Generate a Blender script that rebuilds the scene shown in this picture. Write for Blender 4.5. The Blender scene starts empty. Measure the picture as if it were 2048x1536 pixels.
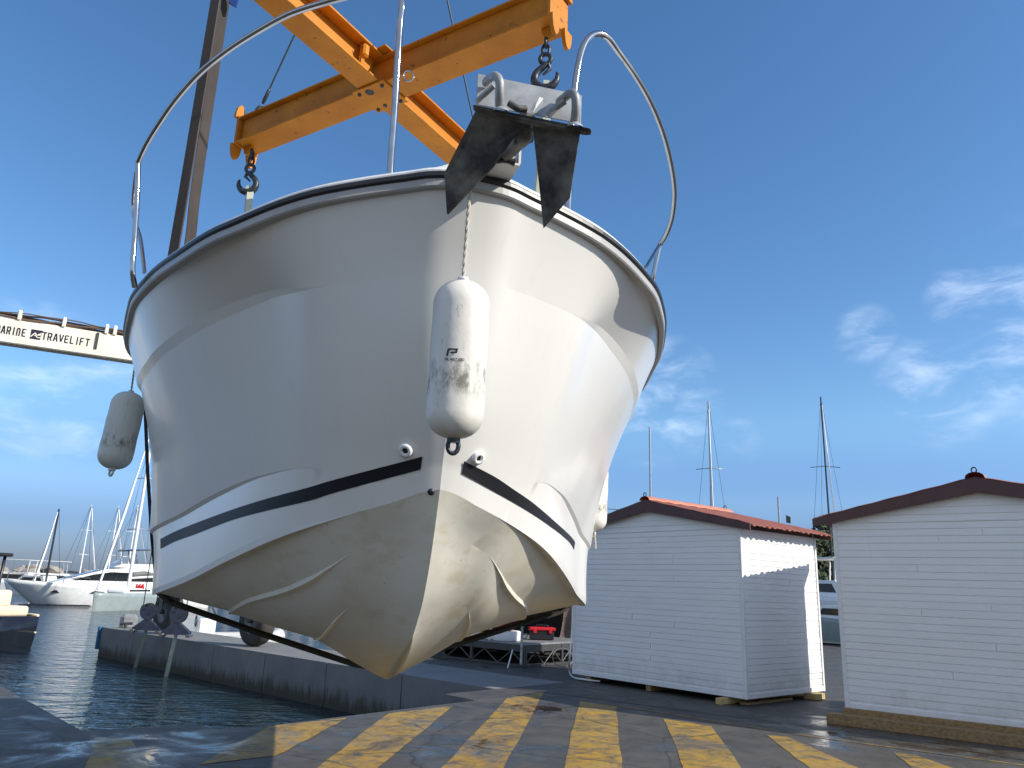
import bpy, bmesh, math, random
from mathutils import Vector, Matrix
from mathutils.bvhtree import BVHTree
random.seed(7)
SC = bpy.context.scene
COL = SC.collection
V = Vector
# ------------------------------------------------------------------ camera
F_PX, PITCH, ROLL, EYE = 1534.25, .26, .0364, 1.6
_fw = V((0, math.cos(PITCH), math.sin(PITCH)))
_r0 = V((1, 0, 0)); _u0 = V((0, -math.sin(PITCH), math.cos(PITCH)))
_rt = math.cos(ROLL)*_r0 + math.sin(ROLL)*_u0
_up = -math.sin(ROLL)*_r0 + math.cos(ROLL)*_u0
cam = bpy.data.cameras.new('camera'); camo = bpy.data.objects.new('camera', cam); COL.objects.link(camo)
camo.matrix_world = Matrix(((_rt.x, _up.x, -_fw.x, 0), (_rt.y, _up.y, -_fw.y, 0), (_rt.z, _up.z, -_fw.z, EYE), (0, 0, 0, 1)))
cam.sensor_width = 36; cam.lens = F_PX/2048*36; cam.clip_start = .05; cam.clip_end = 6000
SC.camera = camo
def ray(px, py): return _fw + _rt*((px-1024)/F_PX) - _up*((py-768)/F_PX)
def AT(px, py, y):
    d = ray(px, py); return V((0, 0, EYE)) + d*(y/d.y)
def GZ(px, py, z=0.):
    d = ray(px, py); return V((0, 0, EYE)) + d*((z-EYE)/d.z)
# ------------------------------------------------------------------ sky and sun
SUN_EL, SUN_DIR = math.radians(31.5), V((math.cos(.34), -math.sin(.34), 0)).normalized()
SUN_STRENGTH, SKY_STRENGTH, EXPOSURE = 4.1, .13, .52
world = bpy.data.worlds.new('World'); SC.world = world; world.use_nodes = True
wn, wl = world.node_tree.nodes, world.node_tree.links
bg = wn['Background']; bg.inputs[1].default_value = SKY_STRENGTH
sky = wn.new('ShaderNodeTexSky'); sky.sky_type = 'NISHITA'; sky.sun_disc = False
sky.sun_elevation = SUN_EL; sky.sun_rotation = math.atan2(SUN_DIR.x, SUN_DIR.y)
sky.air_density = 1.0; sky.dust_density = .35; sky.ozone_density = 3.2; sky.altitude = 0
tc = wn.new('ShaderNodeTexCoord')
mp = wn.new('ShaderNodeMapping'); mp.inputs['Scale'].default_value = (9, 5, 20); mp.inputs['Rotation'].default_value = (0, .42, 0)
wl.new(tc.outputs['Generated'], mp.inputs[0])
nz = wn.new('ShaderNodeTexNoise'); nz.inputs['Scale'].default_value = 1.5; nz.inputs['Detail'].default_value = 8; nz.inputs['Roughness'].default_value = .58
nz.inputs['Distortion'].default_value = .35
wl.new(mp.outputs[0], nz.inputs['Vector'])
def wmath(op, a, b=None, clamp=False):
    n = wn.new('ShaderNodeMath'); n.operation = op; n.use_clamp = clamp
    for i, v in enumerate((a, b)):
        if v is None: continue
        if isinstance(v, (int, float)): n.inputs[i].default_value = v
        else: wl.new(v, n.inputs[i])
    return n.outputs[0]
tot = None
for (px, py, rad, amp) in ((1880, 775, 4.5, .65), (2020, 715, 4.5, .7), (1925, 592, 2.6, .7), (2030, 560, 3, .6), (1985, 640, 2.4, .5), (1730, 668, 2.4, .5), (1310, 800, 5.5, .8), (1480, 880, 2, .3), (60, 760, 6, .6), (210, 810, 5, .5), (2400, 650, 12, .9), (-500, 700, 12, .7), (3000, 900, 14, .9)):
    d = ray(px, py).normalized()
    dp = wn.new('ShaderNodeVectorMath'); dp.operation = 'DOT_PRODUCT'; dp.inputs[1].default_value = d
    wl.new(tc.outputs['Generated'], dp.inputs[0])
    mr = wn.new('ShaderNodeMapRange'); mr.interpolation_type = 'SMOOTHSTEP'
    mr.inputs['From Min'].default_value = math.cos(math.radians(rad)); mr.inputs['From Max'].default_value = math.cos(math.radians(rad*.15))
    mr.inputs['To Max'].default_value = amp; wl.new(dp.outputs['Value'], mr.inputs['Value'])
    tot = mr.outputs[0] if tot is None else wmath('MAXIMUM', tot, mr.outputs[0])
cm = wn.new('ShaderNodeMapRange'); cm.interpolation_type = 'SMOOTHSTEP'; cm.inputs['From Min'].default_value = .40; cm.inputs['From Max'].default_value = .92
wl.new(nz.outputs['Fac'], cm.inputs['Value'])
fac = wmath('MULTIPLY', cm.outputs[0], tot, True)
mx = wn.new('ShaderNodeMix'); mx.data_type = 'RGBA'; wl.new(fac, mx.inputs['Factor'])
hs = wn.new('ShaderNodeHueSaturation'); hs.inputs['Saturation'].default_value = 1.17; hs.inputs['Value'].default_value = .96
wl.new(sky.outputs[0], hs.inputs['Color'])
sxyz = wn.new('ShaderNodeSeparateXYZ'); wl.new(tc.outputs['Generated'], sxyz.inputs[0])
hr = wn.new('ShaderNodeValToRGB'); hr.color_ramp.interpolation = 'EASE'
for p_, c_ in ((.0, (.21, .27, .50)), (.05, (.30, .37, .60)), (.12, (.60, .66, .84)), (.22, (1, 1, 1))):
    e_ = hr.color_ramp.elements.new(p_) if p_ not in (0., ) else hr.color_ramp.elements[0]; e_.position = p_; e_.color = (*c_, 1)
hr.color_ramp.elements[-1].color = (1, 1, 1, 1); wl.new(sxyz.outputs['Z'], hr.inputs[0])
hz = wn.new('ShaderNodeMix'); hz.data_type = 'RGBA'; hz.blend_type = 'MULTIPLY'; hz.inputs['Factor'].default_value = 1
wl.new(hs.outputs[0], hz.inputs['A']); wl.new(hr.outputs[0], hz.inputs['B']); wl.new(hz.outputs['Result'], mx.inputs['A']); mx.inputs['B'].default_value = (6.0, 6.8, 8.2, 1)
# pale veil added to unseen sky behind the camera to brighten and neutralise shade
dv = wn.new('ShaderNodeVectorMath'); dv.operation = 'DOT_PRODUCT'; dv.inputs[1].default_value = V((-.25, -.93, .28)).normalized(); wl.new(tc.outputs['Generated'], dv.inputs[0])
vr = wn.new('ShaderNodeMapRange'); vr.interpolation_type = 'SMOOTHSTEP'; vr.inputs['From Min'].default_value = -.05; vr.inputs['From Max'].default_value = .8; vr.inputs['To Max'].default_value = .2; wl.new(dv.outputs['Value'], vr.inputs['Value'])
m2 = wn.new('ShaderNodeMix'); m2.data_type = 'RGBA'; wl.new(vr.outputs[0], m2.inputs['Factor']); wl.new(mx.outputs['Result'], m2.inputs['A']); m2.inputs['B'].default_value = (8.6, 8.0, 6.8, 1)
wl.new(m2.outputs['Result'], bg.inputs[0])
sun = bpy.data.lights.new('sun', 'SUN'); sun.energy = SUN_STRENGTH; sun.angle = math.radians(.5); sun.color = (1, .94, .84)
suno = bpy.data.objects.new('sun', sun); COL.objects.link(suno)
SUNV = (SUN_DIR*math.cos(SUN_EL) + V((0, 0, math.sin(SUN_EL))))
suno.rotation_euler = SUNV.to_track_quat('Z', 'Y').to_euler(); suno.location = SUNV*60
vs = SC.view_settings; vs.view_transform = 'Standard'; vs.look = 'None'; vs.gamma = 1; vs.use_curve_mapping = False; vs.exposure = EXPOSURE
SC.cycles.max_bounces = 7; SC.cycles.caustics_reflective = False; SC.cycles.caustics_refractive = False
# ------------------------------------------------------------------ helpers
class MB:
    def __init__(s): s.v = []; s.f = []; s.mi = []; s.sh = []; s.m = 0; s.smooth = False
    def add(s, vs, fs, smooth=None):
        o = len(s.v); s.v += [tuple(p) for p in vs]
        for f in fs: s.f.append(tuple(o+i for i in f)); s.mi.append(s.m); s.sh.append(s.smooth if smooth is None else smooth)
    def rbox(s, c, e, r, R=None):
        bm = bmesh.new(); bmesh.ops.create_cube(bm, size=1)
        for q in bm.verts: q.co = V((q.co.x*e[0], q.co.y*e[1], q.co.z*e[2]))
        bmesh.ops.bevel(bm, geom=bm.edges[:], offset=r, segments=4, affect='EDGES', profile=.5)
        bm.verts.index_update(); P = [q.co.copy() for q in bm.verts]; fs = [tuple(q.index for q in f.verts) for f in bm.faces]; bm.free()
        if R is not None: P = [R @ p for p in P]
        s.add([V(c)+p for p in P], fs, True)
    def box(s, c, e, R=None, bev=0.):
        """box with centre c, full extents e, optional rotation matrix; chamfered"""
        hx, hy, hz = e[0]/2, e[1]/2, e[2]/2; c = V(c)
        b = min(bev, hx*.9, hy*.9, hz*.9)
        if b <= 0:
            P = [V((x, y, z)) for x in (-hx, hx) for y in (-hy, hy) for z in (-hz, hz)]
            fs = [(0, 1, 3, 2), (4, 6, 7, 5), (0, 4, 5, 1), (2, 3, 7, 6), (0, 2, 6, 4), (1, 5, 7, 3)]
        else:
            bm = bmesh.new(); bmesh.ops.create_cube(bm, size=1)
            for q in bm.verts: q.co = V((q.co.x*2*hx, q.co.y*2*hy, q.co.z*2*hz))
            bmesh.ops.bevel(bm, geom=bm.edges[:], offset=b, segments=1, affect='EDGES')
            bm.verts.index_update(); P = [q.co.copy() for q in bm.verts]; fs = [tuple(q.index for q in f.verts) for f in bm.faces]; bm.free()
        if R is not None: P = [R @ p for p in P]
        s.add([c+p for p in P], fs, False)
    def tube(s, path, r, n=10, caps=True, closed=False):
        path = [V(p) for p in path]; m = len(path); rs = r if isinstance(r, (list, tuple)) else [r]*m
        T = []
        for i in range(m):
            if closed: t = path[(i+1) % m]-path[i-1]
            else: t = path[min(i+1, m-1)]-path[max(i-1, 0)]
            T.append(t.normalized())
        ref = V((0, 0, 1)) if abs(T[0].z) < .9 else V((1, 0, 0))
        a = T[0].cross(ref).normalized(); vs = []
        for i in range(m):
            a = (a - T[i]*a.dot(T[i])).normalized(); b = T[i].cross(a)
            vs += [path[i] + (a*math.cos(2*math.pi*k/n)+b*math.sin(2*math.pi*k/n))*rs[i] for k in range(n)]
        fs = []
        for i in range(m if closed else m-1):
            j = (i+1) % m
            for k in range(n): fs.append((i*n+k, i*n+(k+1) % n, j*n+(k+1) % n, j*n+k))
        s.add(vs, fs, True)
        if caps and not closed:
            s.add(vs[:n], [tuple(range(n-1, -1, -1))], False); s.add(vs[-n:], [tuple(range(n))], False)
    def lathe(s, prof, base, axis=(0, 0, 1), n=24, ref=None):
        """prof: (radius, distance along axis)"""
        ax = V(axis).normalized(); rf = V(ref) if ref else (V((1, 0, 0)) if abs(ax.x) < .9 else V((0, 1, 0)))
        a = (rf-ax*rf.dot(ax)).normalized(); b = ax.cross(a); base = V(base); vs = []
        for r, h in prof: vs += [base+ax*h+(a*math.cos(2*math.pi*k/n)+b*math.sin(2*math.pi*k/n))*r for k in range(n)]
        fs = [(i*n+k, i*n+(k+1) % n, (i+1)*n+(k+1) % n, (i+1)*n+k) for i in range(len(prof)-1) for k in range(n)]
        s.add(vs, fs, True)
    def prism(s, pts, off):
        """closed polygon (3D points) extruded by the vector off"""
        pts = [V(p) for p in pts]; off = V(off); n = len(pts)
        vs = pts+[p+off for p in pts]
        fs = [tuple(range(n)), tuple(range(2*n-1, n-1, -1))]+[(i, n+i, n+(i+1) % n, (i+1) % n) for i in range(n)]
        s.add(vs, fs, False)
    def strip(s, A, B, off=None):
        """ribbon between two polylines, with thickness vector off when given"""
        n = len(A); A = [V(p) for p in A]; B = [V(p) for p in B]
        if off is None:
            s.add(A+B, [(i, i+1, n+i+1, n+i) for i in range(n-1)])
        else:
            off = V(off)
            vs = A+B+[p+off for p in A]+[p+off for p in B]
            fs = []
            for i in range(n-1):
                fs += [(i, i+1, n+i+1, n+i), (2*n+i, 3*n+i, 3*n+i+1, 2*n+i+1), (i, 2*n+i, 2*n+i+1, i+1), (n+i, n+i+1, 3*n+i+1, 3*n+i)]
            fs += [(0, n, 3*n, 2*n), (n-1, 3*n-1, 4*n-1, 2*n-1)]
            s.add(vs, fs)
    def build(s, name, mats, parent=None, **kw):
        me = bpy.data.meshes.new(name); me.from_pydata(s.v, [], s.f)
        for m in (mats if isinstance(mats, (list, tuple)) else [mats]): me.materials.append(m)
        me.polygons.foreach_set('material_index', s.mi); me.polygons.foreach_set('use_smooth', s.sh)
        bm = bmesh.new(); bm.from_mesh(me); bmesh.ops.recalc_face_normals(bm, faces=bm.faces[:]) if kw.pop('recalc', True) else None; bm.to_mesh(me); bm.free()
        me.update()
        o = bpy.data.objects.new(name, me); COL.objects.link(o)
        if parent is not None: o.parent = parent
        if kw: tag(o, **kw)
        return o
def tag(o, label=None, cat=None, group=None, kind=None):
    if label: o['label'] = label
    if cat: o['category'] = cat
    if group: o['group'] = group
    if kind: o['kind'] = kind
    return o
def empty(name, loc, label, cat, group=None, rz=0., M=None):
    o = bpy.data.objects.new(name, None); COL.objects.link(o); o.empty_display_size = .1
    if M is not None: o.matrix_world = M
    else: o.location = loc; o.rotation_euler = (0, 0, rz)
    tag(o, label, cat, group); return o
def copy_tree(o, parent=None):
    c = o.copy(); COL.objects.link(c); c.parent = parent
    for ch in [q for q in bpy.data.objects if q.parent == o]: copy_tree(ch, c)
    return c
def smooth_path(pts, n=6):
    """Catmull-Rom through the points"""
    pts = [V(p) for p in pts]; out = []
    for i in range(len(pts)-1):
        p0, p1, p2, p3 = pts[max(i-1, 0)], pts[i], pts[i+1], pts[min(i+2, len(pts)-1)]
        for k in range(n):
            t = k/n; out.append(.5*((2*p1)+(p2-p0)*t+(2*p0-5*p1+4*p2-p3)*t*t+(3*p1-p0-3*p2+p3)*t**3))
    out.append(pts[-1]); return out
def split_pieces(o):
    """give each loose piece of a mesh an object of its own"""
    me = o.data; par = list(range(len(me.vertices)))
    def find(a):
        while par[a] != a: par[a] = par[par[a]]; a = par[a]
        return a
    for e in me.edges:
        a, b = find(e.vertices[0]), find(e.vertices[1])
        if a != b: par[a] = b
    boxes = {}
    for v in me.vertices: boxes.setdefault(find(v.index), []).append(v.index)
    if len(boxes) < 2: return [o]
    out = []
    for root, idx in boxes.items():
        s_ = set(idx); mp_ = {q: k for k, q in enumerate(idx)}; nm = bpy.data.meshes.new(o.name.split('.')[0])
        fs = [p for p in me.polygons if p.vertices[0] in s_]
        nm.from_pydata([me.vertices[q].co for q in idx], [], [tuple(mp_[q] for q in p.vertices) for p in fs])
        for m_ in me.materials: nm.materials.append(m_)
        for a, p in zip(nm.polygons, fs): a.material_index = p.material_index; a.use_smooth = p.use_smooth
        n_ = bpy.data.objects.new(o.name.split('.')[0], nm); COL.objects.link(n_); n_.parent = o.parent; out.append(n_)
    bpy.data.objects.remove(o); return out
# ------------------------------------------------------------------ materials
def newmat(name):
    m = bpy.data.materials.new(name); m.use_nodes = True
    return m, m.node_tree.nodes, m.node_tree.links, m.node_tree.nodes['Principled BSDF']
def noise(n, l, scale, detail=5, rough=.55, vec=None, sc=None, coord='Object', dist=0):
    t = n.new('ShaderNodeTexNoise'); t.inputs['Scale'].default_value = scale; t.inputs['Detail'].default_value = detail; t.inputs['Roughness'].default_value = rough
    t.inputs['Distortion'].default_value = dist
    c = n.new('ShaderNodeTexCoord'); m = n.new('ShaderNodeMapping'); l.new(c.outputs[coord], m.inputs[0]); l.new(m.outputs[0], t.inputs['Vector'])
    if sc: m.inputs['Scale'].default_value = sc
    return t.outputs['Fac']
def ramp(n, l, src, stops, interp='LINEAR'):
    r = n.new('ShaderNodeValToRGB'); r.color_ramp.interpolation = interp
    while len(r.color_ramp.elements) < len(stops): r.color_ramp.elements.new(.5)
    for e, (p, c) in zip(r.color_ramp.elements, stops):
        e.position = p; e.color = (c, c, c, 1) if isinstance(c, (int, float)) else (*c, 1)
    l.new(src, r.inputs[0]); return r.outputs[0]
def mixc(n, l, fac, a, b, mode='MIX'):
    m = n.new('ShaderNodeMix'); m.data_type = 'RGBA'; m.blend_type = mode
    for k, v in (('Factor', fac), ('A', a), ('B', b)):
        if isinstance(v, (int, float)) and k == 'Factor': m.inputs[k].default_value = v
        elif isinstance(v, tuple): m.inputs[k].default_value = (*v, 1)
        else: l.new(v, m.inputs[k])
    return m.outputs['Result']
def bump(n, l, h, bsdf, strength=.3, dist=.01):
    b = n.new('ShaderNodeBump'); b.inputs['Strength'].default_value = strength; b.inputs['Distance'].default_value = dist
    l.new(h, b.inputs['Height']); l.new(b.outputs[0], bsdf.inputs['Normal']); return b
def mat(name, col, rough=.5, metal=0., col2=None, scale=8., thr=(.35, .65), coat=0., bmp=0., bscale=None, sc=None, rough2=None, spec=None, bdist=.01):
    m, n, l, b = newmat(name)
    b.inputs['Metallic'].default_value = metal; b.inputs['Roughness'].default_value = rough
    if spec is not None: b.inputs['Specular IOR Level'].default_value = spec
    if coat: b.inputs['Coat Weight'].default_value = coat; b.inputs['Coat Roughness'].default_value = .06
    if col2 is None: col2 = tuple(c*.88 for c in col)
    nf = noise(n, l, scale, 6, .6, sc=sc)
    l.new(mixc(n, l, ramp(n, l, nf, [(thr[0], 0.), (thr[1], 1.)]), col, col2), b.inputs['Base Color'])
    if rough2 is not None:
        l.new(ramp(n, l, nf, [(thr[0], rough), (thr[1], rough2)]), b.inputs['Roughness'])
    if bmp: bump(n, l, noise(n, l, bscale or scale*4, 4, .6, sc=sc), b, bmp, bdist)
    return m
MT = {}
MT['gel'] = mat('white_gelcoat', (.80, .78, .735), .22, col2=(.76, .735, .685), scale=1.6, thr=(.3, .8), coat=.12, bmp=.05, bscale=2.2, spec=.4)
m = MT['gel']; n, l = m.node_tree.nodes, m.node_tree.links; b = n['Principled BSDF']; src = b.inputs['Base Color'].links[0].from_socket
c = mixc(n, l, ramp(n, l, noise(n, l, 5, 7, .68, sc=(3.2, 3.2, .22)), [(.55, 0.), (.82, .25)]), src, (.60, .56, .47))
c = mixc(n, l, ramp(n, l, noise(n, l, 34, 5, .7), [(.70, 0.), (.75, .5)]), c, (.40, .36, .30)); l.new(c, b.inputs['Base Color'])
MT['gel2'] = mat('white_fibreglass', (.86, .86, .84), .25, col2=(.74, .74, .73), scale=3)
# stained underwater gelcoat
m, n, l, b = newmat('stained_gelcoat')
b.inputs['Roughness'].default_value = .33
a1 = noise(n, l, 1.7, 7, .62, sc=(1.2, .6, 1.4)); a2 = noise(n, l, 6.5, 8, .7, sc=(1, .35, 1.6)); a3 = noise(n, l, 60, 3, .5)
c = mixc(n, l, ramp(n, l, a1, [(.38, 0.), (.68, 1.)]), (.80, .765, .66), (.72, .66, .51))
c = mixc(n, l, ramp(n, l, a2, [(.52, 0.), (.76, .6)]), c, (.52, .43, .24))
c = mixc(n, l, ramp(n, l, a3, [(.70, 0.), (.76, .7)]), c, (.22, .18, .10))
sp = n.new('ShaderNodeSeparateXYZ'); tcn = n.new('ShaderNodeTexCoord'); l.new(tcn.outputs['Object'], sp.inputs[0])
adn = n.new('ShaderNodeMath'); adn.operation = 'ADD'; l.new(sp.outputs['Z'], adn.inputs[0]); 
sc_ = n.new('ShaderNodeMath'); sc_.operation = 'MULTIPLY'; sc_.inputs[1].default_value = .45; l.new(a2, sc_.inputs[0]); l.new(sc_.outputs[0], adn.inputs[1])
mr = n.new('ShaderNodeMapRange'); mr.inputs['From Min'].default_value = -1.38; mr.inputs['From Max'].default_value = -1.72; l.new(adn.outputs[0], mr.inputs['Value'])
c = mixc(n, l, mr.outputs[0], c, (.52, .41, .20)); l.new(c, b.inputs['Base Color'])
bump(n, l, a2, b, .08, .01)
MT['bottom'] = m
MT['black'] = mat('black_rubber', (.012, .012, .014), .38, col2=(.02, .02, .022))
MT['stripe'] = mat('black_vinyl_stripe', (.012, .013, .016), .5, spec=.2, col2=(.02, .02, .024), scale=3)
MT['trim'] = mat('grey_rub_strake', (.42, .41, .395), .4, scale=5)
MT['steel'] = mat('polished_stainless', (.46, .46, .455), .07, 1., col2=(.38, .38, .38), scale=14, bmp=.02, bscale=25)
MT['galv'] = mat('galvanised_steel', (.50, .50, .49), .42, .45, col2=(.24, .25, .255), scale=10, rough2=.6, bmp=.3, bscale=22, bdist=.004)
MT['galvd'] = mat('dull_galvanised_plate', (.20, .19, .165), .62, .25, col2=(.035, .035, .036), scale=7, thr=(.4, .62), bmp=.3, bscale=30, bdist=.003)
MT['orange'] = mat('orange_yellow_paint', (.55, .20, .010), .55, spec=.25, col2=(.40, .13, .010), scale=3.5, thr=(.4, .75), bmp=.15, bscale=26, bdist=.003, rough2=.6)
# chipped orange paint with rust specks
m = MT['orange']; n, l = m.node_tree.nodes, m.node_tree.links; b = n['Principled BSDF']
src = b.inputs['Base Color'].links[0].from_socket
c = mixc(n, l, ramp(n, l, noise(n, l, 22, 7, .7), [(.62, 0.), (.66, 1.)]), src, (.10, .04, .02)); c = mixc(n, l, ramp(n, l, noise(n, l, 5, 8, .75, sc=(1, 1, .3)), [(.58, 0.), (.78, .55)]), c, (.33, .13, .03)); l.new(c, b.inputs['Base Color'])
MT['hook'] = mat('dark_forged_steel', (.06, .07, .08), .4, .6, col2=(.03, .035, .04), scale=20, bmp=.2)
MT['wire'] = mat('steel_wire', (.06, .065, .07), .5, .5, scale=60)
MT['strap'] = mat('pale_green_webbing', (.42, .46, .36), .85, col2=(.50, .52, .46), scale=12, bmp=.3, bscale=90, bdist=.002)
MT['sling'] = mat('worn_brown_grey_webbing', (.068, .057, .052), .95, col2=(.04, .033, .030), scale=2, thr=(.3, .75), bmp=.35, bscale=120, bdist=.002, sc=(3, 3, 1.2))
MT['slingd'] = mat('black_wet_webbing', (.018, .017, .014), .8, col2=(.035, .032, .024), scale=6, bmp=.4, bscale=60)
MT['blue'] = mat('blue_plastic', (.015, .06, .25), .45)
MT['rope'] = mat('pale_rope', (.50, .47, .41), .9, col2=(.36, .33, .28), scale=40)
# scuffed white fender vinyl
def fender_mat(name, base, dirt):
    m, n, l, b = newmat(name); b.inputs['Roughness'].default_value = .38
    c = mixc(n, l, ramp(n, l, noise(n, l, 7, 6, .6, sc=(1.3, 1.3, .35)), [(.4, 0.), (.72, .6)]), base, dirt)
    c = mixc(n, l, ramp(n, l, noise(n, l, 26, 8, .75, sc=(1, 1, .4)), [(.60, 0.), (.70, .8)]), c, tuple(q*.5 for q in dirt))
    sp = n.new('ShaderNodeSeparateXYZ'); t = n.new('ShaderNodeTexCoord'); l.new(t.outputs['Object'], sp.inputs[0])
    g = n.new('ShaderNodeMapRange'); g.interpolation_type = 'SMOOTHSTEP'; g.inputs['From Min'].default_value = .075; g.inputs['From Max'].default_value = .02
    ab = n.new('ShaderNodeMath'); ab.operation = 'ABSOLUTE'; ad = n.new('ShaderNodeMath'); ad.inputs[1].default_value = -.185; l.new(sp.outputs['Z'], ad.inputs[0]); l.new(ad.outputs[0], ab.inputs[0]); l.new(ab.outputs[0], g.inputs['Value'])
    nn = ramp(n, l, noise(n, l, 11, 8, .72, sc=(1.6, 1.6, .8)), [(.46, 0.), (.60, 1.)])
    mm = n.new('ShaderNodeMath'); mm.operation = 'MULTIPLY'; l.new(nn, mm.inputs[0]); l.new(g.outputs[0], mm.inputs[1])
    c = mixc(n, l, mm.outputs[0], c, (.20, .18, .15)); l.new(c, b.inputs['Base Color'])
    bump(n, l, noise(n, l, 5, 5, .6), b, .25, .02); return m
MT['fender'] = fender_mat('scuffed_white_vinyl', (.74, .71, .64), (.52, .49, .42))
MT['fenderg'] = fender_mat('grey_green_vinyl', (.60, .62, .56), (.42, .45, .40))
MT['ink'] = mat('navy_ink', (.01, .012, .03), .5)
MT['siding'] = mat('white_painted_boards', (.83, .825, .81), .5, col2=(.78, .775, .76), scale=2.2, thr=(.35, .8), bmp=.12, bscale=30, sc=(1, 1, 2.5))
m = MT['siding']; n, l = m.node_tree.nodes, m.node_tree.links; b = n['Principled BSDF']; src = b.inputs['Base Color'].links[0].from_socket
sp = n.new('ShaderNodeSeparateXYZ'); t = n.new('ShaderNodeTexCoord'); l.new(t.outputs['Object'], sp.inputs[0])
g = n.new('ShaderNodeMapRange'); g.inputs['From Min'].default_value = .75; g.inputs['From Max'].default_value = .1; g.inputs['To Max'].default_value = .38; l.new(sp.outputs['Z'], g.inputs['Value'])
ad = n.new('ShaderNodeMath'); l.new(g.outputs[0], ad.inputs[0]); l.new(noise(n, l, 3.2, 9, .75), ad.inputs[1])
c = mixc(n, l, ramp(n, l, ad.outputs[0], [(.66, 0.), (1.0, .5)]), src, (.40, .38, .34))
c = mixc(n, l, ramp(n, l, noise(n, l, 4, 8, .7, sc=(2.5, 2.5, .3)), [(.60, 0.), (.85, .25)]), c, (.52, .51, .49)); l.new(c, b.inputs['Base Color'])
MT['roofdark'] = mat('dark_red_brown_fascia', (.09, .038, .034), .55, col2=(.07, .03, .028), scale=6)
MT['rooftile'] = mat('faded_red_roof_sheet', (.30, .10, .07), .7, col2=(.22, .075, .055), scale=7, thr=(.35, .7), bmp=.2, bscale=30)
MT['ridge'] = mat('salmon_ridge_tile', (.55, .20, .12), .6, col2=(.45, .15, .09), scale=8)
MT['timber'] = mat('weathered_yellow_timber', (.36, .23, .10), .75, col2=(.20, .12, .05), scale=4, sc=(1, 8, 8), bmp=.35, bscale=10)
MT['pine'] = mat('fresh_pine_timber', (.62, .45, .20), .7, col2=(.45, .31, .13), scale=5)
MT['dark'] = mat('dark_painted_steel', (.045, .045, .048), .5, .2, col2=(.07, .065, .06), scale=8)
MT['greysteel'] = mat('grey_steel_plate', (.30, .31, .32), .5, .3, col2=(.2, .2, .2), scale=5)
MT['red'] = mat('red_plastic', (.55, .02, .025), .35, scale=6)
MT['reddrum'] = mat('red_lacquered_metal', (.32, .015, .02), .25, .2, scale=5)
MT['white'] = mat('white_paint', (.78, .78, .77), .4, col2=(.70, .69, .67), scale=4)
MT['tarp'] = mat('black_tarpaulin', (.012, .012, .013), .7, bmp=.5, bscale=6, bdist=.05)
MT['tarpb'] = mat('brown_tarpaulin', (.17, .12, .10), .6, col2=(.10, .07, .06), bmp=.6, bscale=7, bdist=.05)
MT['glassd'] = mat('dark_tinted_glass', (.015, .018, .022), .08, scale=2)
MT['beige'] = mat('beige_cushion', (.62, .47, .32), .7, col2=(.56, .42, .28), scale=5)
MT['cream'] = mat('cream_cushion', (.72, .62, .44), .7, scale=5)
MT['navy'] = mat('dark_gloss_hull', (.012, .014, .02), .12, scale=2)
MT['greenhull'] = mat('pale_green_grey_hull', (.30, .345, .34), .2, col2=(.25, .30, .295), scale=2)
MT['pvc'] = mat('light_grey_inflatable_tube', (.55, .55, .53), .55, scale=4)
MT['tyre'] = mat('dusty_tyre_rubber', (.03, .029, .027), .8, col2=(.055, .05, .044), scale=6, bmp=.3)
MT['alloy'] = mat('blue_grey_painted_steel', (.055, .06, .10), .4, .3, col2=(.035, .04, .065), scale=9)
MT['liftwhite'] = mat('cream_painted_steel', (.80, .75, .64), .5, col2=(.68, .60, .46), scale=1.3, thr=(.45, .8))
MT['pipe'] = mat('rusty_brown_hose', (.16, .10, .07), .6, col2=(.07, .05, .04), scale=3)
MT['mast'] = mat('white_spar_paint', (.80, .81, .82), .35, scale=3)
MT['mastg'] = mat('grey_anodised_spar', (.40, .42, .45), .35, .4, scale=3)
MT['mastb'] = mat('black_carbon_spar', (.02, .022, .026), .35, scale=3)
MT['sailcover'] = mat('grey_sail_cover', (.18, .18, .17), .85, scale=6)
MT['rock'] = mat('pale_breakwater_rock', (.34, .31, .27), .9, col2=(.22, .20, .18), scale=1.2, bmp=.6, bscale=4, bdist=.1)
MT['bark'] = mat('tree_bark', (.09, .065, .045), .9, scale=6, bmp=.5)
MT['leaf'] = mat('pine_foliage', (.035, .055, .024), .7, col2=(.06, .085, .035), scale=1.2, thr=(.4, .6))
MT['bluepad'] = mat('blue_rubber_fender_pad', (.02, .13, .28), .5, col2=(.015, .09, .2), scale=6)
# concrete of the pier: formed panels, damp and weed at the waterline
m, n, l, b = newmat('pier_concrete'); b.inputs['Roughness'].default_value = .8
c = mixc(n, l, ramp(n, l, noise(n, l, 1.1, 8, .65), [(.35, 0.), (.7, 1.)]), (.20, .20, .195), (.14, .14, .135))
c = mixc(n, l, ramp(n, l, noise(n, l, 3, 8, .75, sc=(3, 3, .5)), [(.5, 0.), (.8, .6)]), c, (.15, .145, .13))
sp = n.new('ShaderNodeSeparateXYZ'); t = n.new('ShaderNodeTexCoord'); l.new(t.outputs['Object'], sp.inputs[0])
ad = n.new('ShaderNodeMath'); ad.operation = 'MULTIPLY_ADD'; l.new(noise(n, l, 2.2, 8, .75, sc=(2.5, 2.5, .6)), ad.inputs[0]); ad.inputs[1].default_value = .9; l.new(sp.outputs['Z'], ad.inputs[2])
g = n.new('ShaderNodeMapRange'); g.interpolation_type = 'SMOOTHSTEP'; g.inputs['From Min'].default_value = .02; g.inputs['From Max'].default_value = -.32; l.new(ad.outputs[0], g.inputs['Value'])
l.new(mixc(n, l, g.outputs[0], c, (.055, .05, .035)), b.inputs['Base Color']); bump(n, l, noise(n, l, 18, 8, .7), b, .25, .01)
MT['pier'] = m
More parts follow.
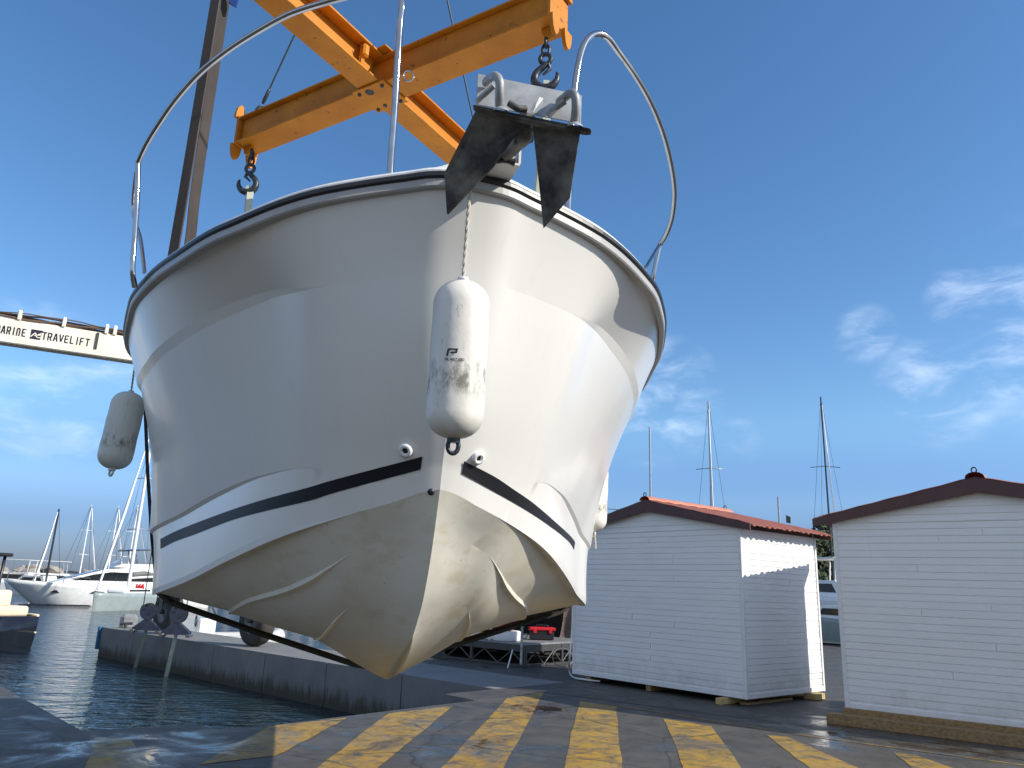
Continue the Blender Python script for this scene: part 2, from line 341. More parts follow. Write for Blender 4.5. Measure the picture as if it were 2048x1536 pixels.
# quay concrete with damp, puddled areas
PUD = [GZ(1660, 1478), GZ(1110, 1420), GZ(950, 1500), GZ(300, 1500), GZ(1350, 1490), GZ(1680, 1450), GZ(1900, 1500)]
def wet_ground(name, paint=False):
    m, n, l, b = newmat(name); b.inputs['Specular IOR Level'].default_value = .36
    fine = noise(n, l, 26, 8, .7); mid = noise(n, l, 2.6, 8, .62, dist=.6); big = noise(n, l, .55, 6, .6)
    c = mixc(n, l, ramp(n, l, mid, [(.36, 0.), (.66, 1.)]), (.06, .055, .046), (.105, .097, .083))
    c = mixc(n, l, ramp(n, l, fine, [(.42, 0.), (.7, .6)]), c, (.075, .072, .068))
    c = mixc(n, l, ramp(n, l, noise(n, l, 7, 9, .78), [(.66, 0.), (.72, .5)]), c, (.30, .29, .27))
    if paint:
        wear = ramp(n, l, noise(n, l, 4.2, 10, .74, dist=.8), [(.46, 1.), (.62, .15)])
        y = mixc(n, l, ramp(n, l, fine, [(.4, 0.), (.75, .8)]), (.42, .245, .022), (.26, .155, .025))
        y = mixc(n, l, ramp(n, l, noise(n, l, 1.8, 8, .7, dist=.5), [(.42, 0.), (.66, .8)]), y, (.30, .22, .10))
        c = mixc(n, l, wear, c, y)
    vo = n.new('ShaderNodeTexVoronoi'); vo.feature = 'DISTANCE_TO_EDGE'; vo.inputs['Scale'].default_value = .55
    tcv = n.new('ShaderNodeTexCoord'); mxv = n.new('ShaderNodeMix'); mxv.data_type = 'RGBA'; mxv.inputs['Factor'].default_value = .16
    nv = n.new('ShaderNodeTexNoise'); nv.inputs['Scale'].default_value = 2.2; nv.inputs['Detail'].default_value = 7; l.new(tcv.outputs['Object'], nv.inputs['Vector'])
    l.new(tcv.outputs['Object'], mxv.inputs['A']); l.new(nv.outputs['Color'], mxv.inputs['B']); l.new(mxv.outputs['Result'], vo.inputs['Vector'])
    crk = ramp(n, l, vo.outputs['Distance'], [(.0, .8), (.006, 0.)]); c = mixc(n, l, crk, c, (.02, .019, .018))
    # dark tyre and oil stains, pale lime specks
    c = mixc(n, l, ramp(n, l, noise(n, l, 1.1, 10, .72, dist=1.4), [(.54, 0.), (.66, .7)]), c, (.04, .037, .033))
    # damp film: smooth where standing water collects
    tcn = n.new('ShaderNodeTexCoord'); acc = None
    for i, (p, r) in enumerate(zip(PUD, (1.3, .9, 1.0, 1.3, .8, 1.1, 1.0))):
        d = n.new('ShaderNodeVectorMath'); d.operation = 'DISTANCE'; d.inputs[1].default_value = p; l.new(tcn.outputs['Object'], d.inputs[0])
        g = n.new('ShaderNodeMapRange'); g.inputs['From Min'].default_value = r; g.inputs['From Max'].default_value = 0; g.inputs['To Max'].default_value = .22; l.new(d.outputs['Value'], g.inputs['Value'])
        if acc is None: acc = g.outputs[0]
        else:
            q = n.new('ShaderNodeMath'); q.operation = 'MAXIMUM'; l.new(acc, q.inputs[0]); l.new(g.outputs[0], q.inputs[1]); acc = q.outputs[0]
    q = n.new('ShaderNodeMath'); q.operation = 'ADD'; l.new(acc, q.inputs[0]); l.new(noise(n, l, 1.35, 9, .66, dist=.9), q.inputs[1])
    wet = ramp(n, l, q.outputs[0], [(.53, 0.), (.66, .5), (.72, 1.)])
    l.new(mixc(n, l, wet, c, mixc(n, l, 1., c, (.55, .55, .57), 'MULTIPLY')), b.inputs['Base Color'])
    l.new(ramp(n, l, wet, [(0., .62), (.55, .28), (1., .035)]), b.inputs['Roughness'])
    bm_ = bump(n, l, fine, b, .35, .012)
    st = ramp(n, l, wet, [(0., .35), (1., .02)]); l.new(st, bm_.inputs['Strength'])
    return m
MT['quay'] = wet_ground('damp_quay_concrete'); MT['paint'] = wet_ground('worn_yellow_road_paint', True)
# harbour water
m, n, l, b = newmat('harbour_water')
b.inputs['Base Color'].default_value = (.010, .024, .03, 1); b.inputs['Roughness'].default_value = .04; b.inputs['IOR'].default_value = 1.33
w1 = noise(n, l, 1.5, 3, .5, sc=(.55, 1.2, 1), dist=.6); w2 = noise(n, l, 5.5, 3, .5, sc=(.6, 1.1, 1), dist=.4)
ad = n.new('ShaderNodeMath'); ad.operation = 'MULTIPLY_ADD'; l.new(w2, ad.inputs[0]); ad.inputs[1].default_value = .42; l.new(w1, ad.inputs[2])
bump(n, l, ad.outputs[0], b, .85, .2)
MT['water'] = m
# ------------------------------------------------------------------ ground, water, pier
WATER = -.85
g = MB(); R_ = 5000
g.add([(-R_, -40, WATER), (R_, -40, WATER), (R_, R_, WATER), (-R_, R_, WATER)], [(0, 1, 2, 3)])
g.build('water', MT['water'], kind='structure')
# quay: one solid with the dock slot left open
PF0, PF1 = V((-.07, 13.4, 0)), V((-12.35, 24.9, 0))          # front edge of the finger pier
pd = (PF1-PF0).normalized(); pn = V((-pd.y, pd.x, 0)); pn = pn if pn.y > 0 else -pn
slot = [V((-17.2, 22.6, 0)), V((-7.12, 11.72, 0)), V((-4.36, 8.73, 0)), V((-3.38, 9.28, 0)), V((-3.1, 9.12, 0)), V((-2.61, 9.42, 0)), V((-1.55, 10.65, 0)), V((-.36, 12.0, 0)), V((-.86, 12.58, 0)), PF0]
back = PF0+pn*1.75
outer = [back, back+pd*6.2, V((-4.2, 22.5, 0)), V((1.2, 46, 0)), V((70, 52, 0)), V((70, -30, 0)), V((-60, -30, 0)), V((-60, 6.0, 0)), V((-8.0, 8.5, 0)), V((-19.4, 20.8, 0))]
poly = slot+outer
g = MB(); g.prism(poly, (0, 0, -3.2))
quay = g.build('quay', [MT['quay'], MT['pier']], kind='structure')
for p in quay.data.polygons:
    if abs(p.normal.z) < .5: p.material_index = 1
# painted hatching
def gp(*q): return [GZ(*p) + V((0, 0, .004)) for p in q]
def ext(a, b, k): return a+(b-a)*k
stripes = [((540, 1453), (696, 1436), (552, 1512), (400, 1530)), ((777, 1427), (908, 1412), (756, 1536), (635, 1536)), ((1014, 1397), (1088, 1385), (1007, 1536), (883, 1536)),
           ((1159, 1402), (1233, 1414), (1245, 1536), (1127, 1536)), ((1328, 1438), (1424, 1453), (1484, 1536), (1367, 1536)), ((1533, 1471), (1576, 1474), (1717, 1536), (1618, 1536)),
           ((1788, 1506), (1830, 1510), (1930, 1545), (1835, 1545)), ((190, 1475), (262, 1480), (300, 1540), (170, 1540))]
g = MB()
for i, (a, b_, c_, d_) in enumerate(stripes):
    a, b_, c_, d_ = gp(a, b_, c_, d_)
    if 0 < i < 7: c_, d_ = ext(b_, c_, 1.5), ext(a, d_, 1.5)
    k = 10; A = [a.lerp(d_, t/k)+V((random.uniform(-.012, .012), 0, 0)) for t in range(k+1)]; B = [b_.lerp(c_, t/k)+V((random.uniform(-.012, .012), 0, 0)) for t in range(k+1)]
    g.strip(A, B)
a, b_ = gp((1240, 1412), (2100, 1538)); mid = gp((1600, 1470))[0]
for p, q in ((a, mid), (mid, b_)):
    w = V((0, .035, 0)); g.strip([p-w, q-w], [p+w, q+w])
g.build('painted_hatching', MT['paint'], kind='structure')
# expansion joint and raised slab strip beside the sheds
g = MB(); pts = gp((1000, 1374), (1150, 1392), (1400, 1425), (1690, 1462), (2100, 1528)); w = V((0, .02, 0))
g.strip([p+V((0, 0, .003))-w for p in pts], [p+V((0, 0, .003))+w for p in pts]); g.build('ground_joint', MT['dark'], kind='structure')
# finger pier
pr = empty('concrete_pier', PF0, 'grey concrete finger pier with dark waterline, running out under the hoisted boat', 'pier')
def inv(p): return V(p)-PF0
g = MB(); N = 7; L = (PF1-PF0).length
for i in range(N):
    a0 = PF0+pd*(L*i/N+.012)+V((0, 0, 0)); a1 = PF0+pd*(L*(i+1)/N-.012)
    q = [inv(a0), inv(a1), inv(a1+pn*1.75), inv(a0+pn*1.75)]
    zt = -.004; g.prism([V((p.x, p.y, zt)) for p in q], (0, 0, -3))
# recessed core behind the panel joints
q = [inv(PF0+pn*.03), inv(PF1+pn*.03-pd*.05), inv(PF1+pn*1.7-pd*.05), inv(PF0+pn*1.7)]
g.prism([V((p.x, p.y, -.02)) for p in q], (0, 0, -2.9))
g.build('pier_slab', MT['pier'], pr)
g = MB(); e = inv(PF1+pd*.03)
R = Matrix.Rotation(math.atan2(pd.y, pd.x), 3, 'Z')
g.box(e+pn*.0+pd*.04+V((0, 0, -.32)), (.12, .16, .66), R, .02); g.box(e+pn*.9+pd*.04+V((0, 0, -.32)), (.12, .16, .66), R, .02)
g.build('fender_pad', MT['bluepad'], pr)
g = MB(); e = inv(PF1-pd*.6+pn*.45)
g.tube([e+V((0, 0, 0)), e+V((0, 0, .12))], .05, 10); g.tube([e+V((-.18, 0, .12)), e+V((.18, .05, .14))], .04, 8); g.build('mooring_cleat', MT['dark'], pr)
# breakwater
g = MB(); rnd = random.Random(3)
for i in range(330):
    x = -175+i*.62+rnd.uniform(-.5, .5); y = 150+rnd.uniform(-4, 4); s = rnd.uniform(.8, 2.1); z = WATER+rnd.uniform(0, 2.6)
    bm = bmesh.new(); bmesh.ops.create_icosphere(bm, subdivisions=1, radius=s)
    rr = Matrix.Rotation(rnd.uniform(0, 6), 3, V((rnd.random(), rnd.random(), rnd.random())).normalized())
    P = [rr @ (v.co*rnd.uniform(.7, 1.15)) for v in bm.verts]; P = [V((p.x*1.2, p.y, p.z*.8))+V((x, y, z)) for p in P]
    g.add(P, [tuple(v.index for v in f.verts) for f in bm.faces], False); bm.free()
g.build('breakwater_rocks', MT['rock'], kind='stuff', label='pale boulders of the breakwater along the horizon behind the yachts', cat='breakwater')
# ------------------------------------------------------------------ stroke lettering
GL = {'M': [[(0, 0), (0, .8), (.15, 1), (.4, 1), (.5, .85), (.5, 0)], [(.5, .85), (.62, 1), (.85, 1), (1, .8), (1, 0)]],
 'A': [[(0, 0), (.32, .86), (.45, 1), (.55, 1), (.68, .86), (1, 0)], [(.16, .3), (.84, .3)]],
 'R': [[(0, 0), (0, 1), (.75, 1), (.9, .85), (.9, .6), (.75, .45), (.05, .45)], [(.5, .45), (.9, 0)]],
 'I': [[(.3, 0), (.3, 1)]], 'N': [[(0, 0), (0, .8), (.15, 1), (.65, 1), (.82, .82), (.82, 0)]],
 'E': [[(.85, 1), (.15, 1), (0, .85), (0, .15), (.15, 0), (.85, 0)], [(0, .5), (.7, .5)]],
 'T': [[(0, 1), (1, 1)], [(.5, 1), (.5, 0)]], 'V': [[(0, 1), (.42, .1), (.58, .1), (1, 1)]],
 'L': [[(0, 1), (0, .15), (.15, 0), (.75, 0)]], 'F': [[(0, 0), (0, .85), (.15, 1), (.8, 1)], [(0, .5), (.65, .5)]],
 'P': [[(0, 0), (0, 1), (.8, 1), (.9, .75), (.8, .45), (0, .45)]], 'S': [[(.85, 1), (.1, 1), (0, .75), (.1, .5), (.8, .5), (.9, .25), (.8, 0), (0, 0)]],
 'O': [[(.1, 0), (0, .2), (0, .8), (.1, 1), (.75, 1), (.88, .8), (.88, .2), (.75, 0), (.1, 0)]]}
ADV = {'I': .6}
def write(g, text, mp_, h, w, wid=.85):
    """strokes as flat ribbons; mp_(x, y) puts the letter plane on a surface"""
    x = 0.
    for ch in text:
        for st in GL.get(ch, []):
            for (x0, y0), (x1, y1) in zip(st, st[1:]):
                a = V((x+x0*h*wid, y0*h, 0)); b = V((x+x1*h*wid, y1*h, 0)); d = (b-a)
                if d.length < 1e-6: continue
                d.normalize(); n_ = V((-d.y, d.x, 0))*w/2; e = d*w*.5
                q = [a-e-n_, b+e-n_, b+e+n_, a-e+n_]
                g.add([mp_(p.x, p.y) for p in q], [(0, 1, 2, 3)])
        x += h*(ADV.get(ch, 1.0)*wid+.28)
    return x
# ------------------------------------------------------------------ the hoisted motor boat
def pchip(sk, v, s):
    h = [sk[i+1]-sk[i] for i in range(len(sk)-1)]; d = [(v[i+1]-v[i])/h[i] for i in range(len(h))]; m = [0.]*len(v)
    for i in range(1, len(v)-1):
        if d[i-1]*d[i] > 0:
            w1, w2 = 2*h[i]+h[i-1], h[i]+2*h[i-1]; m[i] = (w1+w2)/(w1/d[i-1]+w2/d[i])
    m[0] = d[0]; m[-1] = d[-1]
    i = 0
    while i < len(sk)-2 and s > sk[i+1]: i += 1
    t = (s-sk[i])/h[i]
    return v[i]*(2*t**3-3*t*t+1)+h[i]*m[i]*(t**3-2*t*t+t)+v[i+1]*(3*t*t-2*t**3)+h[i]*m[i+1]*(t**3-t*t)
POSE = (-.1658, 2.448, 3.0005, .2273, .0322, .0054)
def pose_matrix():
    X0, D0, Z0, yaw, pit, rol = POSE
    a = V((-math.sin(yaw)*math.cos(pit), math.cos(yaw)*math.cos(pit), math.sin(pit)))
    r0 = V((math.cos(yaw), math.sin(yaw), 0)); u0 = r0.cross(a)
    r = math.cos(rol)*r0+math.sin(rol)*u0; u = -math.sin(rol)*r0+math.cos(rol)*u0
    return Matrix(((r.x, a.x, u.x, X0), (r.y, a.y, u.y, D0), (r.z, a.z, u.z, Z0), (0, 0, 0, 1)))
BM = pose_matrix(); BI = BM.inverted()
boat = empty('motor_boat', None, 'large white motor boat hanging bow-on in slings with black waterline stripe and stained bottom', 'motor boat', M=BM)
SE = 6.6
T = {  # s, half breadth, height
 'keel': ([0, .15, .3, .5, .75, 1.05, 1.4, 1.8, 2.4, 3.2, 5.5, SE], None, [0, -.49, -.914, -1.29, -1.541, -1.696, -1.821, -1.933, -2.005, -1.985, -1.962, -1.95]),
 'sheer': ([0, .015, .06, .2, .45, .8, 1.3, 1.9, 2.8, 5.5, SE], [0, .11, .225, .562, .857, 1.076, 1.313, 1.538, 1.722, 1.70, 1.67], [0, -.002, -.011, -.06, -.11, -.10, -.06, -.04, -.08, -.086, -.09]),
 'knu': ([.09, .105, .18, .45, .8, 1.3, 1.9, 2.8, 5.5, SE], [0, .12, .36, .592, .848, 1.150, 1.412, 1.638, 1.648, 1.61], [-.305, -.308, -.322, -.315, -.306, -.320, -.338, -.346, -.344, -.344]),
 'knl': ([.33, .345, .42, .65, 1.1, 1.65, 2.3, 3.2, 5.5, SE], [0, .07, .2, .43, .683, .925, 1.194, 1.535, 1.567, 1.54], [-.962, -.963, -.966, -.972, -.985, -1.026, -1.108, -1.224, -1.307, -1.32]),
 'chine': ([.375, .385, .45, .65, 1.0, 1.5, 2.1, 3.0, 5.5, SE], [0, .035, .154, .348, .577, .831, 1.098, 1.427, 1.442, 1.42], [-1.07, -1.075, -1.117, -1.177, -1.252, -1.361, -1.487, -1.61, -1.608, -1.61]),
 'raila': ([.46, .49, .55, .65, .75, .93, 1.15, 1.4, 2.0, 2.7, 3.6, 5.5, SE], [0, .04, .10, .20, .28, .365, .45, .55, .77, .93, 1.0, 1.02, 1.01], [-1.225, -1.23, -1.24, -1.268, -1.308, -1.372, -1.438, -1.495, -1.588, -1.695, -1.75, -1.75, -1.75]),
 'railb': ([.72, .75, .85, 1.0, 1.15, 1.5, 2.0, 3.0, 5.5, SE], [0, .035, .13, .22, .275, .34, .385, .42, .42, .42], [-1.515, -1.505, -1.492, -1.512, -1.555, -1.665, -1.77, -1.845, -1.82, -1.81]),
}
NT = 84
def row(name, t):
    sk, b, z = T[name]; s0, s1 = sk[0], sk[-1]
    s = s0+(s1-s0)*t**2.3
    return V((pchip(sk, b, s) if b else 0., s, pchip(sk, z, s)))
def fade(x, a, b): x = min(1, max(0, (x-a)/(b-a))); return x*x*(3-2*x)
def hull_rows():
    """rows from keel to sheer, each NT+1 points on the +b side"""
    rows = []
    for nm in ('keelrow', 'kx', 'kb', 'b0', 'b1', 'b2', 'ba', 'bb', 'bc', 'a0', 'a1', 'a2', 'ac', 'c0', 'c1', 'c2', 'l1', 'l2', 'L0', 'L1', 'u1', 'u2', 'u3', 'K0', 'K1', 's1', 's2', 'S'):
        rows.append([])
    for j in range(NT+1):
        t = j/NT
        kb = row('railb', t); ra = row('raila', t); ch = row('chine', t); kl = row('knl', t); ku = row('knu', t); sh = row('sheer', t)
        s_k = .95+(SE-.95)*t**2.3
        ke = V((0, s_k, pchip(T['keel'][0], T['keel'][2], s_k)))
        w_ = fade(ku.y, .10, .62); lin = kl.lerp(sh, .66); ku = lin.lerp(ku, w_)
        w_ = fade(kl.y, .36, .95); lin = ch.lerp(ku, .14+.14*fade(kl.y, .36, 1.0)); kl = lin.lerp(kl, w_)
        fb = .6*fade(kb.y, 1.08, 1.4); fa = fade(ra.y, .68, 1.3); fl = fade(kl.y, .55, 1.9); fu = fade(ku.y, .14, .9); fc = fade(ch.y, .5, 1.2)
        b1 = kb.copy(); b0 = kb-V((.028*fb, 0, -.003*fb)); b2 = kb+V((.0, 0, .018*fb))
        a1 = ra.copy(); a0 = ra-V((.034*fa, 0, .0)); a2 = ra+V((.003*fa, 0, .022*fa))
        c1 = ch.copy(); c0 = ch-V((.045*fc, 0, -.012*fc)); c2 = ch+V((.006*fc, 0, .03*fc))
        L1 = kl.copy(); L0 = kl-V((.020*fl, 0, .016*fl)); 
        K1 = ku+V((0, 0, .012*fu)); K0 = ku-V((.032*fu, 0, .028*fu))
        if j == 0: stem0 = {}
        def lp(a, b, k, out=0., dz=0., key=None):
            p = a.lerp(b, k)
            if key:
                if j == 0: stem0[key] = pchip(T['keel'][0], T['keel'][2], p.y)-p.z
                dz += stem0[key]*(1-fade(t, 0, .45))
            return V((p.x+out, p.y, p.z+dz))
        wb = fade(ra.y, .6, 1.2)
        kv = fade(kb.y, 1.3, 2.0)
        vals = [ke, lp(ke, b0, .1, .014*kv, .0), lp(ke, b0, .5, .012*kv, -.006*kv), b0, b1, b2, lp(b2, a0, .25, .01*wb, -.006*wb, 'p'), lp(b2, a0, .5, .014*wb, -.008*wb, 'q'), lp(b2, a0, .75, .01*wb, -.006*wb, 'r'), a0, a1, a2, lp(a2, c0, .5, .01*wb), c0, c1, c2, lp(c2, L0, .35), lp(c2, L0, .7), L0, L1,
                lp(L1, K0, .25, -.012*fl, 0, 's'), lp(L1, K0, .5, -.016*fl, 0, 'u'), lp(L1, K0, .75, -.012*fl, 0, 'v'), K0, K1, lp(K1, sh, .33, -.004), lp(K1, sh, .67, -.004), sh]
        for r, p in zip(rows, vals):
            if p.x < 0: p.x = 0
            r.append(p)
    return rows
ROWS = hull_rows(); NR = len(ROWS)
me = bpy.data.meshes.new('hull'); bm = bmesh.new(); grid = {}
for side in (1, -1):
    for i, r in enumerate(ROWS):
        for j, p in enumerate(r):
            if side == -1 and p.x < 1e-6 and (1, i, j) in grid: grid[(side, i, j)] = grid[(1, i, j)]; continue
            grid[(side, i, j)] = bm.verts.new((p.x*side, p.y, p.z))
CH = 14
for side in (1, -1):
    for i in range(NR-1):
        for j in range(NT):
            q = [grid[(side, i, j)], grid[(side, i, j+1)], grid[(side, i+1, j+1)], grid[(side, i+1, j)]]
            u = []
            for v_ in q:
                if v_ not in u: u.append(v_)
            if len(u) < 3: continue
            try: f = bm.faces.new(u if side == 1 else u[::-1])
            except ValueError: continue
            f.smooth = True; f.material_index = 1 if i < CH else 0
# stem cap between keel start and the rows' ends is closed by the shared centreline; transom
tr = [grid[(1, i, NT)] for i in range(NR)]+[grid[(-1, i, NT)] for i in range(NR-1, 0, -1)]
f = bm.faces.new(tr); f.smooth = False
bmesh.ops.remove_doubles(bm, verts=bm.verts[:], dist=.0006)
bmesh.ops.recalc_face_normals(bm, faces=bm.faces[:])
bm.verts.index_update()
sharp_rows = {3: 1.0, 4: 1.0, 5: 1.0, 9: .60, 10: .60, 11: .60, 13: .375, 14: .375, 15: .375, 18: .57, 19: .57, 23: .15, 24: .15}
co2row = {}
for side in (1, -1):
    for i in sharp_rows:
        for j in range(NT+1):
            p = ROWS[i][j]; co2row.setdefault((round(p.x*side, 3), round(p.y, 3), round(p.z, 3)), set()).add((i, j))
for e in bm.edges:
    k = [co2row.get((round(v_.co.x, 3), round(v_.co.y, 3), round(v_.co.z, 3))) for v_ in e.verts]
    if k[0] and k[1]:
        y_ = min(v_.co.y for v_ in e.verts)
        if any(a[0] == b_[0] and abs(a[1]-b_[1]) == 1 and y_ >= sharp_rows[a[0]] for a in k[0] for b_ in k[1]): e.smooth = False
bm.to_mesh(me)
BVH = BVHTree.FromBMesh(bm); bm.free()
me.materials.append(MT['gel']); me.materials.append(MT['bottom'])
hull = bpy.data.objects.new('hull', me); COL.objects.link(hull); hull.parent = boat
def hit(px, py):
    """point and normal on the hull, boat coordinates, along one sight line"""
    o = BI @ V((0, 0, EYE)); d = (BI.to_3x3() @ ray(px, py)).normalized()
    p, nrm, _, _ = BVH.ray_cast(o, d)
    if p is None:
        p, nrm, _, _ = BVH.find_nearest(BI @ AT(px, py, 5.5))
    if nrm.dot(d) > 0: nrm = -nrm
    return p, nrm
# sheer line, moulding, rub rail and toe rail
SH = [ROWS[-1][j] for j in range(NT+1)]
def sheer_loop(): return [V((-p.x, p.y, p.z)) for p in SH[::-1]]+[p.copy() for p in SH[1:]]
loop = sheer_loop()
def outw(i):
    t = (loop[min(i+1, len(loop)-1)]-loop[max(i-1, 0)]); t.z = 0; t.normalize(); return V((t.y, -t.x, 0))
def profile_sweep(name, prof, m, smooth=False):
    g = MB(); g.smooth = smooth; n = len(prof); vs = []
    for i, p in enumerate(loop):
        o = outw(i)
        for (a, z) in prof: vs.append(p+o*a+V((0, 0, z)))
    fs = [(i*n+k, i*n+(k+1) % n, (i+1)*n+(k+1) % n, (i+1)*n+k) for i in range(len(loop)-1) for k in range(n)]
    g.add(vs, fs); g.add(vs[:n], [tuple(range(n))], False); g.add(vs[-n:], [tuple(range(n))], False)
    return g.build(name, m, boat)
profile_sweep('sheer_moulding', [(-.02, -.044), (.003, -.042), (.008, -.036), (.009, -.010), (-.02, -.010)], MT['trim'])
profile_sweep('rub_rail', [(-.01, -.010), (.012, -.010), (.018, -.003), (.018, .010), (.012, .017), (-.01, .017)], MT['black'])
profile_sweep('toe_rail', [(-.09, .017), (.006, .017), (.007, .026), (-.006, .040), (-.03, .050), (-.09, .046)], MT['gel2'])
g = MB(); g.smooth = True
for j in range(1, NT):
    a, b_ = SH[j], SH[j+1]
    va = [V((a.x*k*.985, a.y+(.05 if j == 0 else 0), a.z+.03+.05*(1-k*k))) for k in (-1, -.5, 0, .5, 1)]; vb = [V((b_.x*k*.985, b_.y, b_.z+.03+.05*(1-k*k))) for k in (-1, -.5, 0, .5, 1)]
    g.add(va+vb, [(i, i+1, 5+i+1, 5+i) for i in range(4)])
g.build('deck', MT['gel2'], boat)
# black stripes along the waterline
def strip_on_hull(top, bot, name, m, th=.0025):
    A = []; B = []; tops = [V((*p, 0)) for p in top]; bots = [V((*p, 0)) for p in bot]
    tops = smooth_path(tops, 4); bots = smooth_path(bots, 4)
    vs = []; n_ = len(tops); rows_ = 4
    for k in range(rows_+1):
        for a, b_ in zip(tops, bots):
            q = a.lerp(b_, k/rows_); p, nr = hit(q.x, q.y); bk = (BI @ V((0, 0, EYE))-p).normalized(); vs.append(p+bk*.0035+nr*.0008)
    g = MB(); g.smooth = True
    g.add(vs, [(k*n_+i, k*n_+i+1, (k+1)*n_+i+1, (k+1)*n_+i) for k in range(rows_) for i in range(n_-1)])
    return g.build(name, m, boat)
strip_on_hull([(845, 913), (674, 958), (620, 974), (535, 997), (465, 1019), (392, 1046), (350, 1063), (321, 1078)], [(841, 939), (674, 984), (620, 1001), (535, 1021), (465, 1040), (392, 1068), (350, 1083), (321, 1098)], 'waterline_stripe', MT['stripe'])
strip_on_hull([(928, 922), (987, 952), (1026, 978), (1065, 1005), (1104, 1038), (1139, 1070), (1150, 1084)], [(924, 947), (965, 970), (1006, 993), (1050, 1019), (1092, 1047), (1135, 1081), (1148, 1100)], 'waterline_stripe', MT['stripe'])
# skin fittings
for px, py, r in ((812, 900, .028), (955, 915, .027)):
    p, nr = hit(px, py); g = MB()
    g.lathe([(0, .004), (r*.38, .004), (r*.42, .014), (r*.6, .017), (r*.95, .012), (r, -.004)], p, nr, 24); f_ = g.build('skin_fitting', MT['gel2'], boat)
    g = MB(); g.lathe([(0, .006), (r*.4, .006)], p+nr*.001, nr, 20); g.build('drain_hole', MT['black'], f_)
p, nr = hit(862, 984); g = MB(); g.lathe([(0, .006), (.010, .006), (.013, .002), (.014, -.003)], p, nr, 16); g.build('drain_plug', MT['hook'], boat)
# folded trim tab edge of the moulded recess under the bow
# deck fittings: mooring cleat, small fairlead
g = MB(); c_ = BI @ AT(667, 352, 3.35)
dz = pchip(T['sheer'][0], T['sheer'][2], .75)+.07
cc = V((c_.x, c_.y, dz))
g.tube([cc, cc+V((0, 0, .07))], .03, 12); g.tube(smooth_path([cc+V((-.09, 0, .08)), cc+V((-.04, 0, .10)), cc+V((.04, 0, .10)), cc+V((.09, 0, .08))]), .024, 10); g.build('mooring_cleat', MT['black'], boat)
# bow roller
g = MB(); base = BI @ AT(985, 352, 2.55); tipp = BI @ AT(1012, 312, 2.33)
for off in (-.045, .045):
    a = base+V((off, 0, -.03)); b_ = tipp+V((off, 0, -.02))
    u = V((0, 0, .07)); g.prism([a, b_, b_+u*.9, a+u*1.3], V((.008, 0, 0)))
g.prism([base+V((-.05, .12, -.02)), base+V((.05, .12, -.02)), tipp+V((.05, 0, -.02)), tipp+V((-.05, 0, -.02))], (0, 0, -.008))
g.build('bow_roller_bracket', MT['gel2'], boat)
g = MB(); rc = BI @ AT(1012, 318, 2.33); g.lathe([(.0, -.03), (.02, -.03), (.014, 0), (.02, .03), (0, .03)], rc, (1, 0, 0), 18); g.build('bow_roller', MT['black'], boat)
# bow rails
def P3(l_): return [BI @ AT(*q) for q in l_]
def clampbend(pts, k=5): return smooth_path(pts, k)
left_rail = P3([(780, 362, 2.66), (782, 320, 2.655), (788, 240, 2.64), (795, 130, 2.62), (800, 50, 2.61), (804, 12, 2.60), (800, -14, 2.60), (782, -24, 2.61), (740, -20, 2.63), (700, -8, 2.65), (640, 8, 2.69), (580, 28, 2.75), (520, 60, 2.81), (460, 98, 2.9), (400, 146, 3.0), (350, 202, 3.12), (315, 252, 3.25), (292, 290, 3.36), (276, 325, 3.46)])
g = MB(); g.tube(clampbend(left_rail), .0135, 12); 
g.tube(clampbend(P3([(276, 322, 3.46), (274, 400, 3.47), (269, 480, 3.48), (265, 540, 3.48), (270, 575, 3.52)])), .0135, 12)
g.tube(clampbend(P3([(272, 345, 3.6), (266, 420, 3.7), (281, 480, 3.62), (289, 545, 3.55)])), .010, 10)
g.build('bow_rail', MT['steel'], boat)
right_rail = P3([(1136, 425, 2.78), (1141, 300, 2.77), (1147, 200, 2.76), (1156, 135, 2.76), (1166, 96, 2.76), (1180, 74, 2.77), (1198, 68, 2.79), (1216, 76, 2.82), (1238, 105, 2.87), (1270, 150, 2.97), (1300, 202, 3.1), (1325, 262, 3.27), (1341, 322, 3.45), (1349, 380, 3.62), (1345, 430, 3.78), (1334, 465, 3.88), (1320, 489, 3.96)])
g = MB(); g.tube(clampbend(right_rail), .0145, 12)
g.tube(P3([(1320, 489, 3.96), (1308, 545, 3.98), (1302, 590, 4.0)])+[V((1.37, 1.52, .0))], .013, 10); g.tube(P3([(1320, 489, 3.96), (1294, 532, 3.8), (1276, 562, 3.7)])+[V((1.20, 1.15, .02))], .011, 10)
g.build('bow_rail', MT['steel'], boat)
c0 = BI @ AT(817, 152, 2.62); g = MB(); g.tube([c0+V((math.cos(a)*.019, 0, math.sin(a)*.024)) for a in [k*math.pi/9 for k in range(18)]], .003, 8, closed=True); g.build('rail_ring', MT['steel'], boat)
